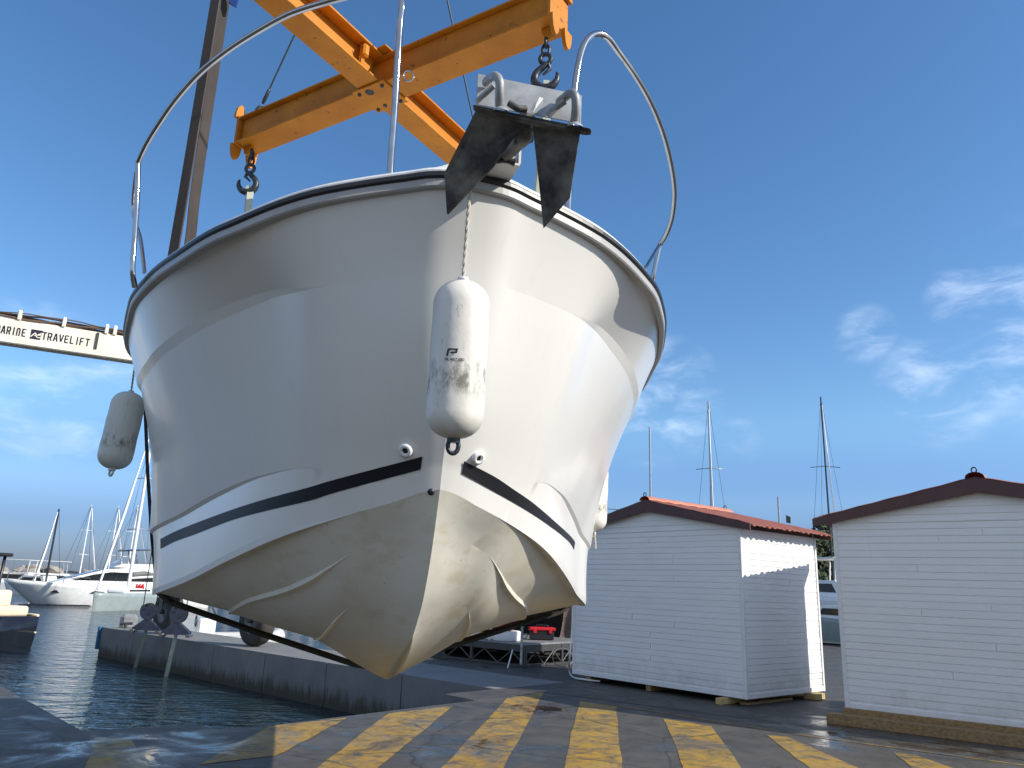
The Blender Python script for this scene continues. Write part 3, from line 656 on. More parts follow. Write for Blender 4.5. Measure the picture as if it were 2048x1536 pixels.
# ------------------------------------------------------------------ anchor on the roller
an = empty('anchor', AT(1055, 250, 2.12), 'dark galvanised anchor with two pointed flukes and bent loops hanging over the bow', 'anchor')
AO = an.location.copy()
def A3(px, py, y): return AT(px, py, y)-AO
def plate(pts, off, m, name):
    g = MB(); g.prism([A3(*p) for p in pts], off); o = g.build(name, m, an)
    bv = o.modifiers.new('bevel', 'BEVEL'); bv.width = .002; bv.segments = 1; return o
plate([(953, 216, 2.06), (1062, 243, 2.08), (1022, 276, 2.11), (985, 330, 2.16), (893, 426, 2.25), (888, 345, 2.20)], (.004, .012, -.003), MT['galvd'], 'fluke')
plate([(1066, 244, 2.08), (1161, 264, 2.06), (1141, 392, 2.16), (1088, 454, 2.25), (1075, 320, 2.17)], (-.002, .012, -.003), MT['galvd'], 'fluke')
plate([(955, 147, 2.16), (1163, 190, 2.16), (1162, 247, 2.11), (952, 209, 2.11)], (0, .01, .004), MT['galv'], 'back_plate')
plate([(945, 208, 2.04), (1180, 256, 2.04), (1184, 262, 2.05), (1172, 263, 2.05), (1060, 243, 2.05), (948, 214, 2.05)], (0, .022, .0), MT['galvd'], 'crown_bar')
def loopbar(l_, name, r=.0135):
    g = MB(); g.tube(smooth_path([A3(*p) for p in l_], 6), r, 12); return g.build(name, MT['galv'], an)
loopbar([(998, 212, 2.05), (999, 185, 2.02), (999, 163, 2.01), (991, 152, 2.03), (978, 158, 2.08), (972, 165, 2.13)], 'loop_bar')
loopbar([(952, 205, 2.10), (968, 190, 2.09), (988, 172, 2.07)], 'brace', .009)
loopbar([(1149, 243, 2.05), (1152, 215, 2.02), (1150, 192, 2.01), (1141, 187, 2.03), (1128, 196, 2.08), (1119, 203, 2.13)], 'loop_bar')
loopbar([(1096, 232, 2.09), (1112, 215, 2.08), (1130, 202, 2.07)], 'brace', .011)
for l_ in ([(990, 212, 2.03), (1014, 216, 2.03)], [(1138, 243, 2.03), (1164, 247, 2.03)]):
    g = MB(); a, b_ = A3(*l_[0]), A3(*l_[1]); m_ = (a+b_)/2+V((0, .02, 0)); g.lathe([(.026, -.006), (.024, 0), (.016, .008)], m_, (0, -.1, 1), 16); g.build('weld_foot', MT['galv'], an)
plate([(1058, 226, 2.05), (1066, 205, 2.07), (1072, 193, 2.09), (1080, 196, 2.10), (1078, 228, 2.06)], (.012, .0, .0), MT['galv'], 'stop_lug')
g = MB(); g.tube(smooth_path([A3(1018, 206, 2.05), A3(1035, 216, 2.05), A3(1052, 218, 2.06)]), [.011]*13, 10); g.build('shank_pin', MT['galvd'], an)
# shank runs back over the roller
g = MB(); sp_ = smooth_path([A3(1052, 240, 2.10), A3(1046, 268, 2.16), A3(1032, 290, 2.24), A3(1012, 308, 2.32), A3(992, 322, 2.48), A3(985, 326, 2.75)], 5)
g.tube(sp_, [.034, .036, .038, .038, .036, .034, .032, .03, .028]+[.024]*(len(sp_)-9), 12); g.build('shank', MT['galvd'], an)
g = MB(); g.lathe([(0, -.03), (.030, -.03), (.036, 0), (.030, .03), (0, .03)], A3(1045, 268, 2.17), (.9, .1, .2), 18); g.build('shank_hinge', MT['hook'], an)
# ------------------------------------------------------------------ fenders
def fender(name, top, bot, r, m, label, ropetop=None, tail=False, logo=False):
    top = V(top); bot = V(bot); ax = (top-bot); L = ax.length; ax.normalize()
    q = ax.to_track_quat('Z', 'Y')
    o = empty(name, bot, label, 'fender', group='white fenders hung round the hoisted boat'); o.rotation_mode = 'QUATERNION'; o.rotation_quaternion = q
    g = MB(); pr_ = [(0, 0.)]
    for k in range(1, 9): a = k/8*math.pi/2; pr_.append((r*math.sin(a)**.9, r*.85*(1-math.cos(a))))
    for k in range(1, 6): pr_.append((r*(1+.012*math.sin(k*2.1)), r*.85+(L-1.75*r)*k/6))
    for k in range(8, 0, -1): a = k/8*math.pi/2; pr_.append((r*math.sin(a)**.85, L-r*.9*(1-math.cos(a))))
    pr_.append((.018, L+.002)); pr_.append((.018, L+.012)); pr_.append((0, L+.012))
    g.lathe(pr_, (0, 0, 0), n=32); b_ = g.build('fender_body', m, o)
    g = MB(); g.tube([V((math.cos(a)*.017, 0, -.022+math.sin(a)*.024)) for a in [k*math.pi/8 for k in range(16)]], .0075, 8, closed=True)
    g.tube([V((0, 0, .01)), V((0, 0, -.012))], .022, 12); g.build('end_eye', MT['hook'] if logo else m, o)
    if tail:
        g = MB(); g.tube(smooth_path([V((0, 0, -.03)), V((-.02, .0, -.06)), V((-.03, 0, -.14))]), .007, 8); g.build('rope_tail', MT['rope'], o)
    if ropetop is not None:
        e = q.inverted() @ (V(ropetop)-bot); s_ = V((0, 0, L+.004)); g = MB()
        nseg = 40
        for h in (0, math.pi):
            pts = [s_.lerp(e, k/nseg)+V((math.cos(k*.9+h), math.sin(k*.9+h), 0))*.0032 for k in range(nseg+1)]; g.tube(pts, .0042, 6)
        g.build('fender_rope', MT['rope'], o)
    if logo:
        cdir = q.inverted() @ (V((0, 0, EYE))-bot); base = math.atan2(cdir.y, cdir.x)
        zc = L*.50; xo = .035
        def mp_(x, z):
            a = base-(x-xo)/r*-1 if False else base+(-(x-xo))/r*-1
            return V((math.cos(a)*(r*1.013+.0012), math.sin(a)*(r*1.013+.0012), z))
        # x grows to the left in the picture when the angle grows: flip so the mark reads correctly
        sgn = 1 if (q @ V((-math.sin(base), math.cos(base), 0))).x > 0 else -1
        def mp2(x, z): a = base+sgn*(x-xo)/r; return V((math.cos(a)*(r*1.013+.0012), math.sin(a)*(r*1.013+.0012), z))
        g = MB(); U = .0075
        def bar(x0, z0, x1, z1, sh=0.):
            n_ = 4; A = [mp2(x0+(x1-x0)*k/n_+sh*(z0), zc+z0) for k in range(n_+1)]; B = [mp2(x0+(x1-x0)*k/n_+sh*(z1), zc+z1) for k in range(n_+1)]; g.strip(A, B)
        X = lambda x: x-.0
        bar(-.002+xo*0, -.012, .004, .012, .2); bar(.004, .007, .030, .012, .2); bar(.024, -.003, .030, .007, .2); bar(.010, -.003, .024, .001, .2)
        write(g, 'PLASTIMO', lambda x, y: mp2(-.006+x, zc-.026+y), .007, .0016)
        g.build('printed_mark', MT['ink'], o)
    return o
ft, fb_ = AT(926, 563, 2.36), AT(907, 878, 2.40)
fender('fender', ft, fb_, .093, MT['fender'], 'scuffed white fender with black marks hanging on a rope in front of the stem', AT(941, 372, 2.415), logo=True)
fender('fender', AT(262, 785, 5.12), AT(224, 938, 5.08), .108, MT['fenderg'], 'grey-green shaded fender hanging off the left side of the hull', BM @ V((-1.76, 3.06, .0)))
fender('fender', AT(1193, 925, 6.12), AT(1187, 1062, 6.1), .100, MT['fender'], 'bright clean fender half hidden by the right side of the hull', BM @ V((1.745, 3.55, .0)), tail=True)
# ------------------------------------------------------------------ crossed lifting beam
ZB = 4.6
eL, eR = V((-1.99, 4.97, ZB+.02)), V((.17, 3.60, ZB+.02)); ctr = AT(785, 165, 4.18); ctr = (eL+eR)/2
sb = empty('spreader_beam', ctr, 'crossed orange steel lifting beams hanging above the bow deck', 'lifting beam')
def I_beam(g, a, b, h=.21, w=.19, tf=.014, tw=.012, z0=0.):
    a = V(a); b = V(b); d = (b-a).normalized(); s = d.cross(V((0, 0, 1))).normalized(); up = V((0, 0, 1))
    mid = (a+b)/2; L = (b-a).length
    R = Matrix((d, s, up)).transposed()
    g.box(mid+up*(z0+tf/2), (L, w, tf), R, .002); g.box(mid+up*(z0+h-tf/2), (L, w, tf), R, .002); g.box(mid+up*(z0+h/2), (L-.01, tw, h-2*tf-.001), R)
    return d, s
la, lb = eL-ctr, eR-ctr
ld = (lb-la).normalized(); ls = ld.cross(V((0, 0, 1))).normalized()
g = MB(); I_beam(g, la, lb)
R = Matrix((ld, ls, V((0, 0, 1)))).transposed()
# side channels make the long beam a closed box near the faces
for sd in (1, -1): g.box((la+lb)/2+ls*sd*.055+V((0, 0, .105)), ((lb-la).length-.02, .012, .178), R)
g.build('long_beam', MT['orange'], sb)
g = MB(); cd = ls if ls.y > 0 else -ls
cd = (GZ(640, 0, ZB)-GZ(930, 270, ZB)); cd.z = 0; cd.normalize()
ca, cb = cd*1.25, -cd*1.25
I_beam(g, cd*.1, ca, .208, .17, z0=.001); I_beam(g, -cd*.1, cb, .208, .17, z0=.001)
g.build('cross_beam', MT['orange'], sb)
g = MB(); g.box((0, 0, -.008), (.26, .25, .012), R, .003); g.box((0, 0, .222), (.30, .30, .012), R, .003)
g.build('centre_plate', MT['orange'], sb)
for sx in (-1, 1):
    for sy in (-1, 1):
        g = MB(); g.lathe([(0, -.026), (.011, -.026), (.012, -.014)], ld*sx*.095+ls*sy*.09, (0, 0, 1), 6); g.build('bolt', MT['hook'], sb)
g = MB(); g.lathe([(0, -.016), (.028, -.016), (.03, -.012)], (-.06, -.05, 0), (0, 0, 1), 16); g.lathe([(.0, -.022), (.012, -.022), (.014, -.012)], (.02, .08, 0), (0, 0, 1), 10); g.build('pin_hole', MT['hook'], sb)
g = MB(); g.box(cd*.22+V((.04, -.05, .14)), (.05, .05, .09), R, .012); g.build('lug', MT['orange'], sb)
def horn(c, out, side):
    """end plate with curved horns that keep the shackle in place"""
    g = MB(); up = V((0, 0, 1)); th = out*.02
    g.prism([c+side*x+up*z for x, z in ((-.10, -.01), (.10, -.01), (.10, .215), (-.10, .215))], th)
    for sx in (1, -1):
        for base_z, sg in ((-.005, -1), (.21, 1)):
            pts = []
            for k in range(9):
                a = k/8*math.pi; pts.append((sx*(.070+.042*math.cos(a)), base_z+sg*(.125*math.sin(a)*.9)))
            q = [c+out*.021+side*x+up*z for x, z in pts]; g.prism(q, out*.022)
    # central lug with the eye
    g.prism([c-out*.04+up*z+out*x for x, z in ((-.04, 0), (.05, 0), (.035, -.055), (0, -.07), (-.03, -.05))], side*.022)
    return g.build('end_horns', MT['orange'], sb)
horn(la, -ld, ls); horn(lb, ld, ls); horn(ca, cd, ld); horn(cb, -cd, ld)
apex = V((-.94, 4.3, 7.1))-ctr
for e in (la-ld*-.05, lb-ld*.05, ca-cd*.05, cb+cd*.05):
    s0 = e+V((0, 0, .22)); g = MB(); d = (apex-s0).normalized()
    g.tube([s0+d*.22, apex], .0065, 8); g.build('wire_rope', MT['wire'], sb)
    g = MB(); g.tube([s0+d*.13, s0+d*.16, s0+d*.24, s0+d*.25], [.008, .014, .013, .007], 8)
    sd = d.cross(V((0, 0, 1))).normalized(); g.tube([s0+d*(.05+.045*math.sin(a)*1.4)+sd*.028*math.cos(a) for a in [k*math.pi/7 for k in range(14)]], .008, 8, closed=True)
    g.build('wire_eye', MT['hook'], sb)
# hooks and straps
def lifting_hook(loc, label, yaw):
    o = empty('lifting_hook', loc, label, 'hook', group='hooks under the lifting beam', rz=yaw)
    g = MB(); ring = lambda c, rx, rz, r, ax: g.tube([V(c)+V((math.cos(a)*rx*(1-ax), math.cos(a)*rx*ax, math.sin(a)*rz)) for a in [k*math.pi/8 for k in range(16)]], r, 8, closed=True)
    ring((0, 0, -.02), .022, .038, .0085, 1); ring((0, 0, -.075), .02, .036, .008, 0); g.build('chain_link', MT['hook'], o)
    g = MB(); g.tube([V((math.cos(a)*.030, 0, -.135+math.sin(a)*.032)) for a in [k*math.pi/9 for k in range(18)]], .0125, 10, closed=True); g.build('swivel_eye', MT['hook'], o)
    pts = [(.004, -.165), (-.012, -.185), (-.042, -.215), (-.058, -.255), (-.046, -.298), (-.008, -.322), (.034, -.312), (.062, -.28), (.068, -.245), (.062, -.222)]
    rr = [.017, .018, .020, .022, .024, .025, .022, .018, .012, .004]
    path = smooth_path([V((x, 0, z)) for x, z in pts], 4); rad = []
    for i in range(len(path)):
        u = i/4; k = min(int(u), len(rr)-2); rad.append(rr[k]+(rr[k+1]-rr[k])*(u-k))
    g = MB(); g.tube(path, rad, 12); g.build('hook_body', MT['hook'], o)
    g = MB(); g.tube([V((.012, 0, -.16)), V((.026, 0, -.20)), V((-.012, 0, -.235))], [.012, .012, .006], 8); g.build('safety_latch', MT['hook'], o)
    return o
hL = V((-1.93, 4.93, ZB-.03)); hR = V((.12, 3.64, ZB-.03))
lifting_hook(hL, 'dark steel hook at the left end of the orange beam, opening to the left', math.radians(178))
lifting_hook(hR, 'dark steel hook beside the anchor at the right end of the orange beam', math.radians(-8))
def strap(hp, foot, label):
    o = empty('lifting_strap', foot, label, 'strap', group='pale straps from the hooks to the deck')
    top = V(hp)+V((0, 0, -.30))-V(foot); g = MB(); g.smooth = False
    for dx, dy in ((-.004, .012), (.012, -.014)):
        A = [V((dx-.022, dy, 0)), top*.5+V((dx-.021, dy, 0)), top+V((dx-.018, dy*.6, 0))]; B = [p+V((.042, .006, 0)) for p in A]
        g.strip(A, B, (0, .004, 0))
    g.strip([top+V((-.018, -.012, 0)), top+V((-.018, -.008, .022)), top+V((-.018, .008, .022)), top+V((-.018, .012, 0))], [top+V((.022, -.012, 0)), top+V((.022, -.008, .022)), top+V((.022, .008, .022)), top+V((.022, .012, 0))], (0, 0, .004))
    g.build('webbing', MT['strap'], o); g = MB(); g.box(top*.62+V((.012, -.002, 0)), (.045, .04, .012), bev=.002); g.build('stitched_band', MT['black'], o); return o
strap(hL+V((.01, 0, 0)), BM @ V((-1.02, 2.2, 0)), 'pale webbing strap from the left hook down to the deck')
strap(hR+V((.01, 0, 0)), BM @ V((.52, 1.15, 0)), 'pale webbing strap from the right hook down behind the anchor')
# ------------------------------------------------------------------ hoisting slings
sl = empty('boat_sling', BM @ V((-1.75, 3.4, 0)), 'worn brown webbing sling rising beside the left gunwale and looping black beneath the hull', 'sling')
SO = sl.location.copy(); LM = lambda p: (BM @ V(p))-SO
up0 = LM((-1.74, 3.35, .0)); g = MB(); g.smooth = True
def belt(g, path, wv, w, th):
    path = [V(p) for p in path]; wv = V(wv); A = [p-wv*w/2 for p in path]; B = [p+wv*w/2 for p in path]
    d = V((0, 0, 0)); t = (path[-1]-path[0]).normalized(); nn = t.cross(wv).normalized()*th; g.strip(A, B, nn)
H = 5.2
def bp(dx, dy, pts): return smooth_path([up0+V((dx+x, dy, z)) for x, z in pts], 6)
g1 = MB(); belt(g1, bp(.05, 0, [(.02, -.02), (.0, .1), (-.01, .35), (-.005, 1.0), (.0, 1.8), (.01, H)]), (.95, -.25, 0), .085, .016)
belt(g1, bp(.128, .07, [(.0, .0), (.0, .1), (.01, .35), (.0, 1.0), (-.02, 1.8), (-.02, H)]), (.80, .60, 0), .075, .016)
for p_ in split_pieces(g1.build('upper_belt', MT['sling'], sl)): pass
tz = AT(425, 48, 5.75).z-(BM @ V((-1.75, 3.4, 0))).z
g = MB(); g.prism([up0+V((.135, .03, tz))+V((x, 0, z)) for x, z in ((.0, .0), (.07, -.02), (.095, -.07), (.085, -.15), (.02, -.11))], (0, .02, 0)); g.build('blue_tag', MT['blue'], sl)
half = [(1.775, 3.35, -.06), (1.72, 3.35, -.35), (1.645, 3.36, -.8), (1.56, 3.38, -1.25), (1.475, 3.4, -1.60), (1.38, 3.4, -1.67), (.75, 3.4, -1.87), (.12, 3.4, -2.06)]
under = [(-x, y, z) for x, y, z in half]+[(0, 3.4, -2.075)]+half[::-1]
P = [LM(p) for p in under]; yv = (BM.to_3x3() @ V((0, 1, 0)))
hw = [.05 if q[2] > -1.3 else .095 for q in under]; g = MB(); g.strip([p-yv*h_ for p, h_ in zip(P, hw)], [p+yv*h_ for p, h_ in zip(P, hw)], (0, 0, -.022)); g.build('under_belt', MT['slingd'], sl)
# ------------------------------------------------------------------ sheds
def shed(c, th, w1, w2, z0, H, label, left_front=True, peak=.425, eave=.27, rearfin=True):
    """c: near corner of the gable wall; gable wall runs along a from c (sign k), side wall goes back along b"""
    o = empty('wooden_shed', V((c[0], c[1], 0)), label, 'shed', group='white boarded kiosk sheds on the quay')
    a = V((math.cos(th), math.sin(th), 0)); b = V((-math.sin(th), math.cos(th), 0)); k = -1 if left_front else 1
    a = a*k; up = V((0, 0, 1))
    # local frame: x along gable wall away from corner, y along the side wall
    g = MB(); pitch = .0939; gap = .009; dp = .012; nb = int(round(H/pitch)); pitch = H/nb
    def board_wall(p0, d, L, nrm, gable=False):
        tot = nb+(int(peak/pitch)+1 if gable else 0)
        for i in range(tot):
            za, zb = i*pitch, (i+1)*pitch-gap
            def rng(z):
                if z <= H+1e-6: return 0., L
                u = (z-H)/peak; 
                return L/2*u, L-L/2*u
            if za >= H+peak: break
            zb = min(zb, H+peak-.003)
            a0, a1 = rng(za); b0, b1 = rng(zb)
            q = [p0+d*a0+up*(z0+za), p0+d*a1+up*(z0+za), p0+d*b1+up*(z0+zb), p0+d*b0+up*(z0+zb)]
            w_ = random.uniform(-.002, .002); fj = random.choice((.28, .36, .5, .61, .7)); ln_ = (q[1]-q[0]).length
            if i % 3 == random.randint(0, 2) and ln_ > 1:
                e0, e1 = q[0].lerp(q[1], fj), q[3].lerp(q[2], fj); gd = d*.0025
                parts_ = ([q[0], e0-gd, e1-gd, q[3]], [e0+gd, q[1], q[2], e1+gd])
            else: parts_ = (q,)
            for k_, pq in enumerate(parts_):
                w2_ = w_+.0015*k_; g.prism([p+nrm*(dp+w2_) for p in pq], -nrm*(dp+w2_-.001))
        # backing
        q = [p0+up*z0, p0+d*L+up*z0, p0+d*L+up*(z0+H)]+([p0+d*L/2+up*(z0+H+peak-.01)] if gable else [])+[p0+up*(z0+H)]
        g.prism(q, -nrm*.03)
    O = V((0, 0, 0))
    board_wall(O, a, w1, -b, True); board_wall(O+b*w2, a, w1, b, True)
    board_wall(O, b, w2, -a); board_wall(O+a*w1, b, w2, a)
    g.build('board_walls', MT['siding'], o)
    g = MB(); Rz = Matrix((a, b, up)).transposed()
    for x in (0, w1):
        for y in (0, w2):
            g.box(a*x+b*y+up*(z0+H/2-.01), (.055, .055, H+.02), Rz, .004)
    g.box(a*w1/2-b*.006+up*(z0+.02), (w1-.06, .045, .075), Rz, .004)
    g.box(b*w2/2-a*.006+up*(z0+.02), (.045, w2-.06, .075), Rz, .004)
    g.box(a*w1/2-b*.004+up*(z0+H+.004), (w1-.06, .034, .02), Rz)
    g.build('corner_trim', MT['white'], o)
    # blocking between the gable boards and the raised roof
    sl0 = peak/(w1/2); gb = MB()
    for y_ in (-.012, w2-.02):
        q = [a*0+up*(z0+H+.001), a*w1/2+up*(z0+H+peak+.001), a*w1+up*(z0+H+.001), a*w1+up*(z0+H+.10), a*w1/2+up*(z0+H+peak+.10), a*0+up*(z0+H+.10)]
        gb.prism([p+b*y_ for p in q], b*.03)
    gb.build('gable_blocking', MT['white'], o)
    # roof: two corrugated sheets
    sl_ = peak/(w1/2); rf = MB(); rf.smooth = True; fo = .12
    for sgn in (-1, 1):
        mid = a*w1/2; half = w1/2+eave; nx, ny = 10, 60; vs = []
        for j in range(ny+1):
            y = -fo+(w2+2*fo)*j/ny; wv = .016*math.sin(j/ny*(w2+2*fo)/.15*2*math.pi)
            for i in range(nx+1):
                x = half*i/nx; z = z0+H+peak+.125-sl_*x+wv+.006*((i % 2))
                if i == nx: z += -.012+.010*math.sin(j*1.3)
                vs.append(mid+a*sgn*x+b*y+up*z)
        fs = [(j*(nx+1)+i, j*(nx+1)+i+1, (j+1)*(nx+1)+i+1, (j+1)*(nx+1)+i) for j in range(ny) for i in range(nx)]
        rf.add(vs, fs); rf.add([p-up*.018 for p in vs], [f[::-1] for f in fs])
        # closing edge
        for j in range(ny):
            e0, e1 = vs[j*(nx+1)+nx], vs[(j+1)*(nx+1)+nx]; rf.add([e0, e1, e1-up*.018, e0-up*.018], [(0, 1, 2, 3)])
    roof = rf.build('roof', MT['rooftile'], o, recalc=True)
    rg = MB(); rg.smooth = True; path = [a*w1/2+b*(-fo-.02+(w2+2*fo+.04)*t/14)+up*(z0+H+peak+.125+.008*(t % 2)) for t in range(15)]; vs = []
    for t, p in enumerate(path):
        for q in range(7): an_ = math.pi*q/6; vs.append(p+a*math.cos(an_)*.115+up*(math.sin(an_)*.075-.01))
    rg.add(vs, [(i*7+q, i*7+q+1, (i+1)*7+q+1, (i+1)*7+q) for i in range(14) for q in range(6)])
    rg.build('ridge_cap', MT['ridge'], roof)
    fg = MB()
    for y in (-fo-.012, w2+fo-.012):
        for sgn in (-1, 1):
            p0 = a*w1/2+b*y+up*(z0+H+peak+.12); p1 = p0+a*sgn*(w1/2+eave)-up*sl_*(w1/2+eave)
            fg.prism([p0, p1, p1-up*.11, p0-up*.20], b*.024)
    for sgn in (-1, 1):
        x_ = w1/2+sgn*(w1/2-.02); fg.prism([a*x_+b*.0+up*(z0+H-.01), a*x_+b*w2+up*(z0+H-.01), a*x_+b*w2+up*(z0+H+.095), a*x_+b*.0+up*(z0+H+.095)], a*sgn*.012)
    fg.build('fascia_board', MT['roofdark'], roof)
    fb2 = MB(); p = a*w1/2-b*(fo+.0)+up*(z0+H+peak+.215); fb2.tube([p+a*math.cos(q*math.pi/7)*.03+up*math.sin(q*math.pi/7)*.035 for q in range(14)], .009, 8, closed=True)
    p = p+b*(w2+.15); fb2.tube([p+a*math.cos(q*math.pi/7)*.03+up*math.sin(q*math.pi/7)*.035 for q in range(14)], .009, 8, closed=True)
    fb2.build('lifting_ring', MT['hook'], roof)
    fl = MB(); fl.prism([a*.03+b*.03+up*z0, a*(w1-.03)+b*.03+up*z0, a*(w1-.03)+b*(w2-.03)+up*z0, a*.03+b*(w2-.03)+up*z0], up*.03); fl.build('floor_deck', MT['timber'], o)
    return o
TH1, TH2 = -.8703, -.662
shed((3.7154, 12.3942), TH1, 3.666, 2.294, .12, 2.535, 'white boarded shed with red roof standing between the hull and the cropped shed')
shed((4.7276, 11.1801), TH2, 3.66, 2.5, .2, 2.47, 'white boarded shed cropped by the right edge of the photo, on timber beams', left_front=False, eave=.27)
a1 = V((math.cos(TH1), math.sin(TH1), 0)); b1 = V((-a1.y, a1.x, 0)); c1 = V((3.7154, 12.3942, 0))
R1 = Matrix((a1, b1, V((0, 0, 1)))).transposed()
def timber(loc, e, R, label, m='timber', name='timber_bearer', grp='timber bearers carrying the sheds'):
    g = MB(); g.box((0, 0, 0), e, R, .004); o = g.build(name, MT[m], None, label=label, cat='timber', group=grp); o.location = loc; return o
timber(c1-a1*.35+b1*1.15+V((0, 0, .045)), (.10, 2.75, .09), R1, 'timber bearer at the right corner of the middle shed, its sunlit yellow end showing', 'pine')
timber(c1-a1*1.9+b1*1.15+V((0, 0, .06)), (.10, 2.3, .115), R1, 'bearer in the dark under the middle of the middle shed')
timber(c1-a1*3.3+b1*1.15+V((0, 0, .06)), (.10, 2.3, .115), R1, 'bearer under the left end of the middle shed, beside the hose')
timber(c1-a1*.12+b1*.75+V((0, 0, .022)), (.14, 1.3, .04), R1, 'flat board lying on the ground beside the middle shed right corner')
timber(c1-a1*-.05+b1*1.9+V((0, 0, .05)), (.22, .3, .09), R1, 'short sunlit pine block behind the right corner of the middle shed', 'pine', 'timber_block')
a2 = V((math.cos(TH2), math.sin(TH2), 0)); b2 = V((-a2.y, a2.x, 0)); c2 = V((4.7276, 11.1801, 0)); R2 = Matrix((a2, b2, V((0, 0, 1)))).transposed()
timber(c2+a2*2.3-b2*.03+V((0, 0, .10)), (4.7, .16, .19), R2, 'long upright timber beam right under the front wall of the cropped shed')
timber(c2+a2*2.25-b2*.22+V((0, 0, .065)), (4.9, .20, .13), R2, 'long lower timber beam lying in front of the cropped shed')
timber(c2+a2*2.3+b2*1.9+V((0, 0, .10)), (4.0, .16, .19), R2, 'long timber beam under the back wall of the cropped shed')
# hose by the middle shed
g = MB(); hp_ = [AT(1146, 1190, 15.0), AT(1144, 1260, 15.0), AT(1139, 1320, 14.9)]+[GZ(1138, 1345)+V((0, 0, .05)), GZ(1145, 1357)+V((0, 0, .03)), GZ(1165, 1362)+V((0, 0, .03)), GZ(1200, 1366)+V((0, 0, .03))]
g.tube(smooth_path(hp_, 6), .016, 8); g.build('garden_hose', MT['white'], None, label='pale hose hanging down the left corner of the middle shed and bending along the ground', cat='hose')
g = MB(); cc = GZ(1125, 1335)+V((0, 0, .2)); g.tube([cc+V((math.cos(q*math.pi/10)*.22, .08*math.sin(q*math.pi/10), math.sin(q*math.pi/10)*.18)) for q in range(20)], .012, 8, closed=True); g.build('cable_coil', MT['greysteel'], None, label='thin grey cable coil standing on the ground left of the middle shed', cat='cable')
# ------------------------------------------------------------------ work platform under truss sides, with its load
PC = V((.49, 17.11, 0)); tp = -.70; pa = V((-math.cos(tp), -math.sin(tp), 0)); pb = V((-math.sin(tp), math.cos(tp), 0))
pl = empty('truss_platform', PC, 'low grey work platform on dark steel trusses behind the stem of the boat', 'platform')
HT = .46; Lp, Wp = 4.6, 2.6
Rp = Matrix((pa, pb, V((0, 0, 1)))).transposed()
g = MB(); g.prism([V((0, 0, HT-.02)), pa*Lp+V((0, 0, HT-.02)), pa*Lp+pb*Wp+V((0, 0, HT-.02)), pb*Wp+V((0, 0, HT-.02))], (0, 0, .035)); g.build('deck_boards', MT['greysteel'], pl)
def truss(p0, d, L, n_):
    g = MB(); bx = lambda p, q, r: g.tube([p, q], r, 6)
    z0, z1 = .04, HT-.16
    R = Matrix((d, V((0, 0, 1)).cross(d), V((0, 0, 1)))).transposed()
    g.box(p0+d*L/2+V((0, 0, HT-.09)), (L, .03, .13), R); g.box(p0+d*L/2+V((0, 0, .03)), (L, .05, .045), R)
    for i in range(n_):
        a_ = p0+d*(L*i/n_); b_ = p0+d*(L*(i+.5)/n_); c_ = p0+d*(L*(i+1)/n_)
        bx(a_+V((0, 0, z0)), b_+V((0, 0, z1)), .019); bx(b_+V((0, 0, z1)), c_+V((0, 0, z0)), .019)
        if i % 2 == 0: g.box(a_+V((0, 0, HT/2)), (.06, .05, HT-.05), R)
    return g
truss(V((0, 0, 0)), pa, Lp, 6).build('truss', MT['dark'], pl); truss(pb*Wp, pa, Lp, 6).build('truss', MT['dark'], pl)
truss(V((0, 0, 0)), pb, Wp, 4).build('truss', MT['dark'], pl)
def onp(px, py, dz=0.):
    p = GZ(px, py, HT+.015); return p
p = onp(1013, 1281)
dr = empty('cable_drum', p, 'red drum over a white band standing on the truss platform', 'drum', rz=.2)
g = MB(); g.lathe([(0, 0), (.30, 0), (.31, .02), (.31, .19), (.29, .21), (0, .21)], (0, 0, 0), n=28); g.build('white_base', MT['white'], dr)
g = MB(); g.lathe([(0, -.2), (.17, -.2), (.185, -.17), (.185, .17), (.17, .2), (0, .2)], (.02, 0, .38), (.85, .4, .35), 26); g.build('red_cylinder', MT['reddrum'], dr)
g = MB()
for x in (-.3, 0, .3): g.tube([V((x, -.31, .2)), V((x, -.31, .62))], .008, 6)
g.tube([V((-.3, -.31, .4)), V((.3, -.31, .4))], .008, 6); g.tube([V((-.3, -.31, .62)), V((.3, -.31, .62))], .008, 6); g.build('wire_guard', MT['black'], dr)
p = onp(1083, 1280); tb = empty('tool_box', p, 'red-lidded black tool box on the truss platform beside the post', 'tool box', rz=.1)
g = MB(); g.box((0, 0, .11), (.54, .28, .20), bev=.02); g.build('box_body', MT['black'], tb)
g = MB(); g.box((0, 0, .245), (.60, .32, .075), bev=.02); g.box((.18, -.16, .2), (.07, .02, .09), bev=.006); g.box((-.18, -.16, .2), (.07, .02, .09), bev=.006); lid = g.build('lid', MT['red'], tb)
g = MB(); g.tube(smooth_path([V((-.14, 0, .28)), V((-.12, 0, .32)), V((.12, 0, .32)), V((.14, 0, .28))]), .014, 8); g.build('handle', MT['black'], lid)
p = onp(1043, 1296); po = empty('hooked_post', p, 'slim galvanised post with hooks at the corner of the truss platform', 'post')
g = MB(); g.tube([V((0, 0, -.3)), V((0, 0, 1.35))], .026, 10); g.build('post_tube', MT['galv'], po)
g = MB()
for z in (.62, .18): g.tube(smooth_path([V((.02, 0, z)), V((.09, 0, z+.02)), V((.10, 0, z+.08)), V((.05, 0, z+.08))]), .011, 8)
g.build('hook', MT['greysteel'], po)
g = MB(); g.tube([AT(1025, 1300, 17.2), GZ(1015, 1338)+V((0, 0, .02))], .014, 6); g.build('leaning_rod', MT['white'], None, label='thin white rod leaning against the front of the truss platform', cat='rod')
